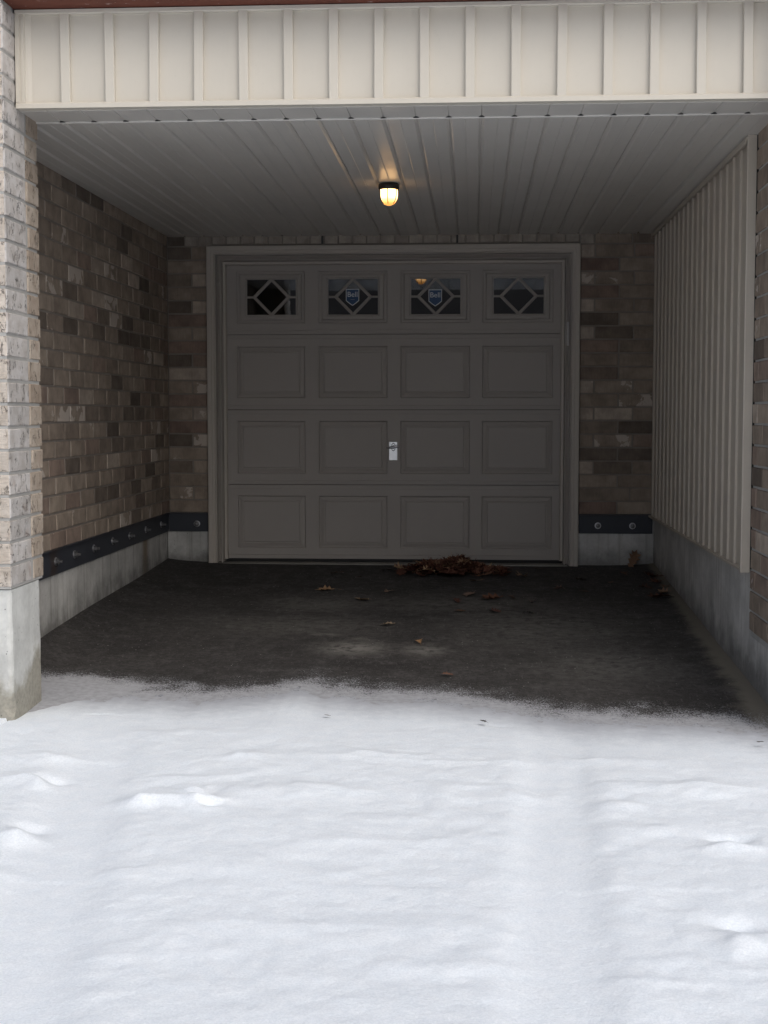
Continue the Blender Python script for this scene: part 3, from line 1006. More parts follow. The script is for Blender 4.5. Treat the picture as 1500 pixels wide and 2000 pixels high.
# ------------------------------------------------------------------ steel angles with bolts
def bolt(parent, p, face, r=0.017):
    b = MB()
    prof = [(0, 0.0), (r * 1.35, 0.0), (r * 1.35, 0.004), (r * 0.98, 0.0045)]
    b.lathe([(0.0001, 0.0)] + prof[1:], (0, 0, 0), 16)
    b2 = MB()
    b2.lathe([(r * 0.95, 0.004), (r * 0.95, 0.018), (r * 0.5, 0.019), (r * 0.5, 0.036), (0.0005, 0.038)], (0, 0, 0), 6)
    rot = (math.pi / 2, 0, 0) if face == '-y' else (0, math.pi / 2, 0)
    R = Matrix.Rotation(math.pi / 2, 4, 'X' if face == '-y' else 'Y')
    out = None
    for nm, q in (("bolt", b), ("nut", b2)):
        q.v = [tuple(R @ Vector(v) + Vector(p)) for v in q.v]
        if out is None:
            out = q.build(nm, 'bolt', parent, p)
        else:
            q.build(nm, 'nut', out, p)
    return out


def angle(label, a, b, face, bolts):
    th_ = thing("steel_angle", label, "steel angle", (0.5 * (a[0] + b[0]), 0.5 * (a[1] + b[1]), 0.233))
    m = MB()
    if face == '-y':
        m.box((a[0], 0.008, 0.233), (b[0], 0.020, Z0 - 0.008), 0.001)
        m2 = MB()
        m2.box((a[0], -0.006, Z0 - 0.010), (b[0], 0.05, Z0 - 0.003), 0.001)
    else:
        m.box((XL - 0.021, a[1], 0.233), (XL - 0.009, b[1], Z0 - 0.008), 0.001)
        m2 = MB()
        m2.box((XL - 0.05, a[1], Z0 - 0.0102), (XL + 0.006, b[1], Z0 - 0.0032), 0.001)
    m.build("upright_flange", 'steel', th_)
    m2.build("shelf_flange", 'steel', th_)
    for q in bolts:
        bolt(th_, q, face)
    return th_


angle("long dark steel angle with a row of bolts along the foot of the side wall", (XL, -3.96, 0), (XL, 0.0075, 0), '+x',
      [(XL - 0.009, y, z) for y, z in ((-2.78, .302), (-2.43, .305), (-2.03, .300), (-1.60, .304), (-1.17, .300), (-0.72, .303), (-0.25, .302), (-3.2, .302), (-3.6, .302))])
angle("short dark steel angle with one bolt beside the door frame", (XL - 0.008, 0, 0), (-1.893, 0, 0), '-y', [(-1.985, 0.008, 0.288)])
angle("short dark steel angle with two bolts next to the ribbed siding", (0.742, 0, 0), (1.258, 0, 0), '-y', [(0.876, 0.008, 0.288), (1.118, 0.008, 0.287)])

# ------------------------------------------------------------------ door frame
FL, FR, FT = -1.897, 0.736, 2.260
fr = thing("door_frame", "taupe moulded frame around the garage door", "door frame", (-0.58, 0.02, 0.0))
# profile across the frame: (inward distance, depth toward the house)
PROF = [(0.0, 0.03), (0.0, -0.022), (0.004, -0.026), (0.030, -0.026), (0.036, -0.020), (0.052, -0.020), (0.055, -0.014), (0.055, 0.05), (0.0, 0.05)]
BEAD = [(0.0555, -0.016), (0.0555, 0.0615), (0.064, 0.0615), (0.064, -0.014), (0.061, -0.019)]
JAMB = [(0.0555, 0.062), (0.0555, 0.16), (0.098, 0.16), (0.098, 0.062)]
LIP = [(0.0885, 0.012), (0.0885, 0.0615), (0.096, 0.0615), (0.096, 0.008), (0.092, 0.006)]
STOP = [(0.104, 0.056), (0.104, 0.099), (0.126, 0.099), (0.126, 0.066), (0.121, 0.056)]
for nm, pf, mt in (("casing", PROF, 'casing'), ("bead", BEAD, 'casing_edge'), ("jamb", JAMB, 'casing'), ("lip", LIP, 'casing_edge'), ("stop", STOP, 'casing')):
    for side in ('l', 'r', 't'):
        m = MB()
        z0 = 0.0 if nm != "stop" else 0.03
        if nm in ("casing",):
            z0 = -0.03
        if side == 't':
            q = pf
            # mitred head
            i = len(m.v)
            n = len(q)
            for e in (0, 1):
                for a, b in q:
                    x = FL + a if e == 0 else FR - a
                    m.v.append((x, b, FT - a))
            for j in range(n):
                k2 = (j + 1) % n
                m.f.append((i + j, i + k2, i + n + k2, i + n + j))
                m.mi.append(0)
        else:
            i = len(m.v)
            n = len(pf)
            for e in (0, 1):
                for a, b in pf:
                    x = FL + a if side == 'l' else FR - a
                    m.v.append((x, b, z0 if e == 0 else FT - a))
            for j in range(n):
                k2 = (j + 1) % n
                m.f.append((i + j, i + k2, i + n + k2, i + n + j))
                m.mi.append(0)
            m.f.append(tuple(i + j for j in range(n)))
            m.mi.append(0)
        m.build(nm, mt, fr)
# broken strip of weather seal and the small grey box
m = MB()
m.prism([(-0.006, -0.004), (0.006, -0.004), (0.006, 0.004), (-0.006, 0.004)], (FL + 0.058, -0.012, 1.985), (FL + 0.094, 0.020, 2.012), ((0, 0, 1), (0, 1, 0)))
m.build("seal_scrap", 'casing_edge', fr)
m = MB()
m.box((0.636, 0.012, 1.555), (0.664, 0.052, 1.72), 0.003)
m.build("sensor_box", 'grey_plastic', fr)

# ------------------------------------------------------------------ garage door
YD = 0.100
DX0, DX1 = -1.795, 0.637
door = thing("garage_door", "taupe sectional garage door with raised panels and a row of four windows", "garage door", (-0.58, YD, 0.03))
JZ = [0.030, 0.567, 1.105, 1.643, 2.185]
PXS = [(-1.703, -1.210), (-1.113, -0.619), (-0.526, -0.030), (0.056, 0.557)]
PZS = [(0.109, 0.487), (0.646, 1.026), (1.189, 1.558), (1.721, 2.093)]


def section(iz):
    z0, z1 = JZ[iz] + 0.002, JZ[iz + 1] - 0.002
    a, b = PZS[iz]
    m = MB()
    X0, X1 = DX0 - 0.03, DX1 + 0.03
    lip = 0.026
    d = 0.0025

    def quad(x0, x1, za, zb, ya=YD, yb=YD):
        m.poly([(x0, ya, za), (x1, ya, za), (x1, yb, zb), (x0, yb, zb)])
    quad(X0, X1, z0, z0 + lip, YD + d, YD + d)
    quad(X0, X1, z0 + lip, z0 + lip + 0.005, YD + d, YD)
    quad(X0, X1, z1 - lip, z1, YD + d, YD + d)
    quad(X0, X1, z1 - lip - 0.005, z1 - lip, YD, YD + d)
    quad(X0, X1, z0 + lip + 0.005, a)
    quad(X0, X1, b, z1 - lip - 0.005)
    xs_ = [X0] + [v for p in PXS for v in p] + [X1]
    for q in range(0, len(xs_), 2):
        quad(xs_[q], xs_[q + 1], a, b)
    m.poly([(X0, YD + d, z0), (X1, YD + d, z0), (X1, YD + .045, z0), (X0, YD + .045, z0)])
    m.poly([(X0, YD + d, z1), (X1, YD + d, z1), (X1, YD + .045, z1), (X0, YD + .045, z1)])
    if iz < 3:
        m.poly([(X0, YD + .045, z0), (X1, YD + .045, z0), (X1, YD + .045, z1), (X0, YD + .045, z1)])
    me_ob = m.build("section", 'door', door)
    if iz < 3:
        for x0, x1 in PXS:
            p = MB()
            ring = [(0.0, 0.0), (0.007, 0.015), (0.012, 0.015), (0.034, 0.006), (0.041, 0.008), (0.045, 0.001)]
            for k in range(len(ring) - 1):
                i1, d1 = ring[k]
                i2, d2 = ring[k + 1]
                R1 = [(x0 + i1, a + i1), (x1 - i1, a + i1), (x1 - i1, b - i1), (x0 + i1, b - i1)]
                R2 = [(x0 + i2, a + i2), (x1 - i2, a + i2), (x1 - i2, b - i2), (x0 + i2, b - i2)]
                for e in range(4):
                    g = (e + 1) % 4
                    p.poly([(R1[e][0], YD + d1, R1[e][1]), (R1[g][0], YD + d1, R1[g][1]), (R2[g][0], YD + d2, R2[g][1]), (R2[e][0], YD + d2, R2[e][1])])
            p.poly([(R2[e][0], YD + d2, R2[e][1]) for e in range(4)])
            p.build("panel", 'door', me_ob)
    return me_ob


for iz in range(4):
    section(iz)


def fix_up(o):      # faces toward -y
    me = o.data
    bm = bmesh.new()
    bm.from_mesh(me)
    for f in bm.faces:
        if f.normal.y > 0.2:
            f.normal_flip()
    bm.to_mesh(me)
    bm.free()


for o in list(bpy.data.objects):
    if o.name.split('.')[0] in ("section", "panel") and o.type == 'MESH':
        fix_up(o)

m = MB()
m.box((DX0 + 0.004, YD - 0.004, 0.0105), (DX1 - 0.004, YD + 0.04, 0.0315), 0.003)
m.build("bottom_seal", 'rubber', door)

# windows
GXS = [(-1.627, -1.275), (-1.042, -0.687), (-0.450, -0.101), (0.135, 0.488)]
ga, gb = 1.783, 2.034


def shield(m, cx, cz, y, s, mi):
    hw, t, b, low = 0.0475 * s, 0.060 * s, -0.024 * s, -0.060 * s
    m.poly([(cx - hw, y, cz + t), (cx - hw, y, cz + b), (cx - hw * 0.55, y, cz + b - 0.018 * s), (cx, y, cz + low), (cx + hw * 0.55, y, cz + b - 0.018 * s), (cx + hw, y, cz + b), (cx + hw, y, cz + t)], mi)


def text_polys(txt, size):
    cu = bpy.data.curves.new("lettering", 'FONT')
    cu.body = txt
    cu.size = size
    cu.align_x = 'CENTER'
    ob = bpy.data.objects.new("lettering", cu)
    COL.objects.link(ob)
    dg = bpy.context.evaluated_depsgraph_get()
    me = bpy.data.meshes.new_from_object(ob.evaluated_get(dg))
    res = [[tuple(me.vertices[i].co) for i in p.vertices] for p in me.polygons]
    bpy.data.objects.remove(ob)
    bpy.data.meshes.remove(me)
    return res


for wi, ((x0, x1), (gx0, gx1)) in enumerate(zip(PXS, GXS)):
    a, b = PZS[3]
    p = MB()
    # insert frame: stepped border around the glass
    rings = [((x0, x1, a, b), 0.0), ((x0 + .007, x1 - .007, a + .007, b - .007), 0.008), ((x0 + .022, x1 - .022, a + .022, b - .022), 0.008), ((x0 + .030, x1 - .030, a + .028, b - .028), -0.006),
             ((gx0 - .014, gx1 + .014, ga - .012, gb + .012), -0.008), ((gx0 - .006, gx1 + .006, ga - .005, gb + .005), -0.002), ((gx0, gx1, ga, gb), -0.002), ((gx0, gx1, ga, gb), 0.030)]
    for (r1, d1), (r2, d2) in zip(rings, rings[1:]):
        c1 = [(r1[0], r1[2]), (r1[1], r1[2]), (r1[1], r1[3]), (r1[0], r1[3])]
        c2 = [(r2[0], r2[2]), (r2[1], r2[2]), (r2[1], r2[3]), (r2[0], r2[3])]
        for e in range(4):
            g = (e + 1) % 4
            p.poly([(c1[e][0], YD + d1, c1[e][1]), (c1[g][0], YD + d1, c1[g][1]), (c2[g][0], YD + d2, c2[g][1]), (c2[e][0], YD + d2, c2[e][1])])
    win = p.build("window", 'door', door)
    cx, cz = (gx0 + gx1) / 2, (ga + gb) / 2
    hw, hh = 0.124, (gb - ga) / 2
    yg = YD + 0.010
    T, B = (cx, gb), (cx, ga)
    Lv, Rv = (cx - hw, cz), (cx + hw, cz)

    def bar(p, q, w=0.0108):
        mm = MB()
        p, q = Vector((p[0], 0, p[1])), Vector((q[0], 0, q[1]))
        d = (q - p).normalized()
        nrm = Vector((-d.z, 0, d.x))
        mm.prism([(-w, yg + 0.004), (-w, YD + 0.001), (-w * 0.45, YD - 0.006), (w * 0.45, YD - 0.006), (w, YD + 0.001), (w, yg + 0.004)], p, q, (nrm, (0, 1, 0)))
        mm.build("muntin", 'door', win)
    for pa, pb in ((Lv, T), (T, Rv), (Rv, B), (B, Lv)):
        bar(pa, pb)
    bar((gx0, cz), (cx - hw + 0.004, cz), 0.0075)
    bar((cx + hw - 0.004, cz), (gx1, cz), 0.0075)
    panes = [[Lv, B, Rv, T], [(gx0, cz), Lv, T, (gx0, gb)], [(gx0, ga), B, Lv, (gx0, cz)], [Rv, (gx1, cz), (gx1, gb), T], [B, (gx1, ga), (gx1, cz), Rv]]
    for pp in panes:
        mm = MB()
        tilt = random.uniform(-0.0006, 0.0006)
        mm.poly([(x, yg + (z - cz) * tilt, z) for x, z in pp])
        mm.poly([(x, yg + 0.003, z) for x, z in pp])
        mm.build("pane", 'glass', win)
    if wi in (1, 2):
        s = 1.0
        sx_ = -0.869 if wi == 1 else -0.279
        sz_ = 1.905 if wi == 1 else 1.898
        mm = MB()
        shield(mm, sx_, sz_, yg - 0.0012, 1.0, 0)
        shield(mm, sx_, sz_ + 0.0005, yg - 0.0020, 0.90, 1)
        for poly in text_polys("Bell", 0.052):
            mm.poly([(sx_ + v[0], yg - 0.0028, sz_ + 0.004 + v[1]) for v in poly], 0)
        if wi == 1:
            for k in range(5):
                mm.poly([(sx_ - 0.014 + k * .006, yg - 0.0028, sz_ - 0.016), (sx_ - 0.010 + k * .006, yg - 0.0028, sz_ - 0.016), (sx_ - 0.010 + k * .006, yg - 0.0028, sz_ - 0.0145), (sx_ - 0.014 + k * .006, yg - 0.0028, sz_ - 0.0145)], 0)
        so = mm.build("sticker", ['white', 'blue'], win)
        so['label'] = "blue shield sticker with white lettering"

# lock plate and handle
hx, hz = -0.577, 0.812
mm = MB()
mm.box((hx - 0.030, YD - 0.005, hz - 0.068), (hx + 0.030, YD + 0.001, hz + 0.064), 0.0015)
for k in range(20):     # oval outline around the spindle
    t0, t1 = 2 * math.pi * k / 20, 2 * math.pi * (k + 1) / 20
    f = lambda t, r: (hx + 0.001 + 0.015 * r * math.cos(t), YD - 0.0058, hz + 0.027 + 0.029 * r * math.sin(t))
    mm.poly([f(t0, 1.0), f(t1, 1.0), f(t1, .82), f(t0, .82)], 1)
lp = mm.build("lock_plate", ['plate', 'mark'], door)
mm = MB()
mm.lathe([(0.012, 0), (0.012, 0.02), (0.008, 0.024), (0.0005, 0.025)], (0, 0, 0), 14)
R = Matrix.Rotation(math.pi / 2, 4, 'X')
mm.v = [tuple(R @ Vector(v) + Vector((hx + 0.001, YD - 0.005, hz + 0.027))) for v in mm.v]
mm.build("spindle", 'black', lp)
mm = MB()
mm.tube([(hx - 0.045, YD - 0.030, hz + 0.0215), (hx - 0.030, YD - 0.034, hz + 0.0225), (hx, YD - 0.034, hz + 0.0265), (hx + 0.028, YD - 0.034, hz + 0.030), (hx + 0.044, YD - 0.030, hz + 0.0325)], [0.0045, 0.0065, 0.0105, 0.0072, 0.005], 10)
mm.build("handle", 'chrome', lp, smooth=True)

# dim room behind the door so that the windows look into depth
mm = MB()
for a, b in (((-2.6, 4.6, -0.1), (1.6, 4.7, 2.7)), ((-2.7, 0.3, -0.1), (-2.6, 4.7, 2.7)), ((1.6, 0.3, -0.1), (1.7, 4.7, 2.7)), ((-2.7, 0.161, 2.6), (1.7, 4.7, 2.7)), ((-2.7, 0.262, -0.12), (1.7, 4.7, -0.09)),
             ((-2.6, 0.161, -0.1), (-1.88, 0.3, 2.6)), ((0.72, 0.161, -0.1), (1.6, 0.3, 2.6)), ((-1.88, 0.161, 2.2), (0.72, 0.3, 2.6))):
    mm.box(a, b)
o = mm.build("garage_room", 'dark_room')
o['kind'] = 'structure'
o['label'] = "dim garage room behind the door windows"

# ------------------------------------------------------------------ fascia with board and batten siding
fa = thing("fascia", "cream board and batten fascia spanning above the carport opening", "fascia", (-0.3, YF, ZC))
FX0, FX1 = XP + 0.004, XB - 0.002
FZ0, FZ1 = ZC, 2.729
bx = [-1.684 + 0.18467 * k for k in range(16)]
edges = [FX0 + 0.062] + bx + [FX1 - 0.01]
rf = random.Random(2)
for k in range(len(edges) - 1):
    a = edges[k] + (0.020 if k else 0.0)
    b = edges[k + 1] - (0.020 if k < len(edges) - 2 else 0)
    if b - a < 0.01:
        continue
    mm = MB()
    y = YF + 0.014
    # slightly dished sheet
    n = 8
    for q in range(n):
        t0, t1 = q / n, (q + 1) / n
        d0, d1 = 0.0022 * math.sin(math.pi * t0), 0.0022 * math.sin(math.pi * t1)
        xa, xb = a - 0.001 + (b - a + 0.002) * t0, a - 0.001 + (b - a + 0.002) * t1
        mm.poly([(xa, y + d0, FZ0 + .018), (xb, y + d1, FZ0 + .018), (xb, y + d1, FZ1 - .016), (xa, y + d0, FZ1 - .016)])
    mm.build("siding_board", 'cream', fa, smooth=True)
for x in bx:
    mm = MB()
    tw = rf.uniform(-.0015, .0015)
    mm.prism([(-0.0205, 0.0141), (-0.0195, -0.004), (-0.017, -0.006), (0.017, -0.006), (0.0195, -0.004), (0.0205, 0.0141)], (x + tw, YF, FZ0 + .019), (x - tw, YF, FZ1 - .017), ((1, 0, 0), (0, 1, 0)))
    mm.build("batten", 'cream', fa)
mm = MB()
mm.prism([(-0.010, 0.0), (-0.010, 0.018), (-0.004, 0.024), (0.05, 0.024), (0.05, 0.0)], (FX0, YF, FZ0), (FX1, YF, FZ0), ((0, 1, 0), (0, 0, 1)))
mm.build("bottom_trim", 'cream', fa)
mm = MB()
mm.prism([(-0.004, -0.018), (-0.008, -0.014), (-0.008, 0.0), (0.03, 0.0), (0.03, -0.018)], (FX0, YF, FZ1), (FX1, YF, FZ1), ((0, 1, 0), (0, 0, 1)))
mm.build("top_trim", 'cream', fa)
mm = MB()
mm.prism([(0.0, 0.02), (0.0, -0.0075), (0.016, -0.0075), (0.018, -0.002), (0.022, -0.002), (0.024, -0.006), (0.036, -0.006), (0.040, 0.004), (0.050, 0.006), (0.062, 0.012), (0.062, 0.02)], (FX0, YF, FZ0 + .0242), (FX0, YF, FZ1 - .0182), ((1, 0, 0), (0, 1, 0)))
mm.build("corner_trim", 'cream', fa)
mm = MB()
mm.box((FX0, YF + 0.03, FZ0 + 0.03), (FX1, YF + 0.2, 2.75))
mm.build("core", 'dark_room', fa)

# steel lintel over it and unseen brick mass added above to block sky light
mm = MB()
mm.box((XP - 0.002, YP + 0.006, 2.733), (XB + 0.002, -4.0, 2.745), 0.001)
o = mm.build("steel_lintel", 'lintel')
tag(o, "rust red steel lintel along the top edge above the fascia", "lintel")
mm = MB()
mm.box((-3.2, YP + 0.006, 2.752), (2.6, -3.9, 5.6))
mm.box((-3.2, -3.9, 2.76), (2.6, 5.0, 5.6))
o = mm.build("upper_light_block", 'house')
o['kind'] = 'structure'
o['label'] = "unseen building mass above the carport, added to block sky light"
mm = MB()
mm.box((-3.2, -3.94, -0.6), (-2.405, 5.0, 2.75))
mm.box((1.92, -3.52, -0.6), (2.6, 5.0, 2.75))
o = mm.build("side_light_block", 'house')  # unseen masses added outside the side walls to keep light out
o['kind'] = 'structure'
o['label'] = "unseen mass behind the brick faces, added to block light"

# ------------------------------------------------------------------ soffit
so = thing("soffit", "grey metal soffit of long grooved strips roofing the carport", "soffit", (-0.45, -2.0, ZC))
GP = 0.1385
YJ = -3.952
gx = [(-1.774 + GP * k) for k in range(-3, 23)]
SX0, SX1 = XL - 0.004, XB + 0.02
cuts = [SX0] + [g for g in gx if SX0 + 0.03 < g < SX1 - 0.03] + [SX1]
for k in range(len(cuts) - 1):
    a, b = cuts[k], cuts[k + 1]
    dz = random.uniform(-.0012, .0012)
    zf = ZC - 0.004 + dz
    v, vd = 0.012, 0.013
    mid = (a + b) / 2
    pf = [(a, ZC + .03), (a, zf + vd), (a + v, zf), (mid - .003, zf - .0008), (mid, zf + .0012), (mid + .003, zf - .0008), (b - v, zf), (b - 0.0006, zf + vd), (b - 0.0006, ZC + .03)]
    mm = MB()
    mm.prism([(p, q - ZC) for p, q in pf], (0, YJ + 0.004, ZC), (0, 0.004, ZC), ((1, 0, 0), (0, 0, 1)))
    mm.build("strip", 'soffit', so)
    if b > XP + 0.02 and a < XB:
        a2, b2 = max(a, XP + 0.003), min(b, XB - 0.003)
        pf = [(a2, .03), (a2, .0015), (a2 + .003, -.002), (b2 - .003, -.002), (b2 - .0006, .0015), (b2 - .0006, .03)]
        mm = MB()
        mm.prism(pf, (0, YF + 0.041, ZC), (0, YJ - 0.010, ZC), ((1, 0, 0), (0, 0, 1)))
        mm.build("front_strip", 'soffit', so)
mm = MB()
mm.prism([(-0.0095, 0.02), (-0.0095, -0.004), (-0.006, -0.0075), (0.002, -0.0075), (0.0035, -0.005), (0.0035, 0.02)], (XP + 0.003, YJ, ZC), (XB - 0.003, YJ, ZC), ((0, 1, 0), (0, 0, 1)))
mm.build("joint_trim", 'soffit', so)
for g in gx:
    if g < XP + 0.05 or g > XB - 0.02:
        continue
    mm = MB()
    mm.poly([(g - 0.014, YJ - 0.0102, ZC - 0.0046), (g + 0.014, YJ - 0.0102, ZC - 0.0046), (g + 0.004, YJ - 0.034, ZC - 0.0046), (g - 0.004, YJ - 0.034, ZC - 0.0046)])
    mm.poly([(g - 0.014, YJ - 0.0102, ZC - 0.0022), (g + 0.014, YJ - 0.0102, ZC - 0.0022), (g + 0.004, YJ - 0.034, ZC - 0.0022), (g - 0.004, YJ - 0.034, ZC - 0.0022)])
    mm.build("notch", 'black', so)
mm = MB()
mm.box((XL - 0.2, -3.96, ZC + 0.062), (1.9, 0.16, ZC + 0.12))
mm.box((XP, YF + 0.06, ZC + 0.031), (XB, -3.97, ZC + 0.12))
mm.build("light_block_slab", 'dark_room', so)  # unseen slab added over the strips to stop light leaking in

# ------------------------------------------------------------------ ribbed siding on the right
sg = thing("wall_siding", "tall cream ribbed metal siding, shade put in its colour, covering the wall beside the door", "siding", (XS, -1.8, 0.35))
SY0, SY1, SZ0, SZ1 = -3.512, 0.0, 0.352, ZC - 0.012
pitch = 0.1845
by = [SY0 + 0.10 + pitch * k for k in range(0, 19)]
ed = [SY0 + 0.035] + by + [SY1]
for k in range(len(ed) - 1):
    a = ed[k] + (0.019 if k else 0)
    b = ed[k + 1] - (0.019 if k < len(ed) - 2 else 0)
    if b - a < 0.01:
        continue
    mm = MB()
    n = 6
    for q in range(n):
        t0, t1 = q / n, (q + 1) / n
        d0, d1 = 0.002 * math.sin(math.pi * t0), 0.002 * math.sin(math.pi * t1)
        ya, yb = a - .001 + (b - a + .002) * t0, a - .001 + (b - a + .002) * t1
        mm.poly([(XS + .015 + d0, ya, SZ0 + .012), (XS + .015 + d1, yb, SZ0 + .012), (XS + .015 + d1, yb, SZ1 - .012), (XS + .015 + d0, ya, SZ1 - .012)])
    mm.build("siding_board", 'cream_shaded', sg, smooth=True)
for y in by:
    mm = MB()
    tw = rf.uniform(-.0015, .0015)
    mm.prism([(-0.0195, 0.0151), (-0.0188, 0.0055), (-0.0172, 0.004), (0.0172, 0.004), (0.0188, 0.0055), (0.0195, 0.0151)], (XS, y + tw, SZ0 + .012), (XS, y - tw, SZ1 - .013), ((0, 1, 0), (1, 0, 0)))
    mm.build("batten", 'cream_shaded', sg)
mm = MB()
mm.prism([(0.0, 0.030), (0.0, -0.007), (0.003, -0.011), (0.022, -0.011), (0.025, -0.004), (0.036, -0.003), (0.036, 0.03)], (XS, SY0, SZ0 - 0.004), (XS, SY0, SZ1 + .006), ((0, 1, 0), (1, 0, 0)))
mm.build("corner_trim", 'cream_shaded', sg)
mm = MB()
mm.prism([(0.0, 0.0), (-0.007, 0.0), (-0.007, 0.012), (0.0, 0.0121), (0.016, 0.0121), (0.038, 0.006), (0.038, 0.0)], (XS, SY0 + .037, SZ0), (XS, SY1, SZ0), ((1, 0, 0), (0, 0, 1)))
mm.build("bottom_trim", 'cream_shaded', sg)
mm = MB()
mm.prism([(0.0, 0.0), (-0.014, 0.0), (-0.014, -0.026), (-0.010, -0.028), (-0.010, -0.012), (0.03, -0.0121), (0.03, 0.0)], (XS, SY0 + .037, SZ1 + .002), (XS, SY1, SZ1 + .002), ((1, 0, 0), (0, 0, 1)))
mm.build("top_trim", 'cream_shaded', sg)
mm = MB()
mm.box((XS + 0.019, SY0 + 0.004, SZ0 + 0.013), (1.272, SY1, ZC + 0.02))
mm.build("backing", 'black', sg)

# ------------------------------------------------------------------ lamp
LX, LY = -0.468, -2.26
LZ = ZC - 0.006
la = thing("ceiling_lamp", "lit jelly jar lamp with a black base on the carport ceiling", "ceiling lamp", (LX, LY, LZ))
mm = MB()
mm.lathe([(0.001, 0.0), (0.050, 0.0), (0.057, -0.006), (0.057, -0.028), (0.053, -0.034), (0.047, -0.034), (0.046, -0.030), (0.001, -0.030)], (LX, LY, LZ), 28)
mm.build("base", 'black', la, (LX, LY, LZ), True)
mm = MB()
prof = [(0.046, -0.031), (0.0485, -0.045), (0.0485, -0.064), (0.0455, -0.082), (0.0385, -0.098), (0.028, -0.110), (0.013, -0.117), (0.0005, -0.118)]
seg = 40
mm.lathe(prof, (LX, LY, LZ), seg)
mm.build("glass_jar", 'jar', la, (LX, LY, LZ), True)
for k in range(6):
    t = RAD(25) + k * math.pi / 3
    mm = MB()
    mm.tube([(LX + (r + .0025) * math.cos(t), LY + (r + .0025) * math.sin(t), LZ + z) for r, z in [(0.050, -0.032)] + prof[1:6]], 0.0024, 6)
    mm.build("guard_wire", 'black', la)

# ------------------------------------------------------------------ leaves
def leaf_shape(rng, s, curl, pts=None):
    """lobed oak leaf, local z up, stem at -y"""
    half = [(0.0, -0.55), (0.03, -0.42), (0.16, -0.34), (0.10, -0.24), (0.28, -0.10), (0.13, -0.02), (0.36, 0.14), (0.15, 0.17), (0.26, 0.36), (0.08, 0.36), (0.0, 0.55)]
    V, F = [], []
    mids = []
    for x, y in half:
        mids.append((0.0, y))
    n = len(half)
    jl = [(x * rng.uniform(.8, 1.2), y) for x, y in half]
    jr = [(-x * rng.uniform(.8, 1.2), y) for x, y in half]
    tw = rng.uniform(-.7, .7)
    up = rng.uniform(-.4, .8) * curl
    side = rng.uniform(.1, .8) * curl

    def sh(x, y):
        z = side * x * x * 2.2 + up * (y * y) * 0.6 + tw * x * y * curl + 0.04 * curl * math.sin(9 * x + 7 * y + tw * 5)
        return (x * s, y * s, z * s)
    for i in range(n):
        V += [sh(*jl[i]), sh(jl[i][0] * .5, jl[i][1]), sh(*mids[i]), sh(jr[i][0] * .5, jr[i][1]), sh(*jr[i])]
    for i in range(n - 1):
        for c in range(4):
            a = i * 5 + c
            F.append((a, a + 1, a + 6, a + 5))
    # stem
    b = len(V)
    V += [sh(-0.012, -0.55), sh(0.012, -0.55), sh(0.02, -0.75), sh(0.0, -0.75)]
    F.append((b, b + 1, b + 2, b + 3))
    return V, F


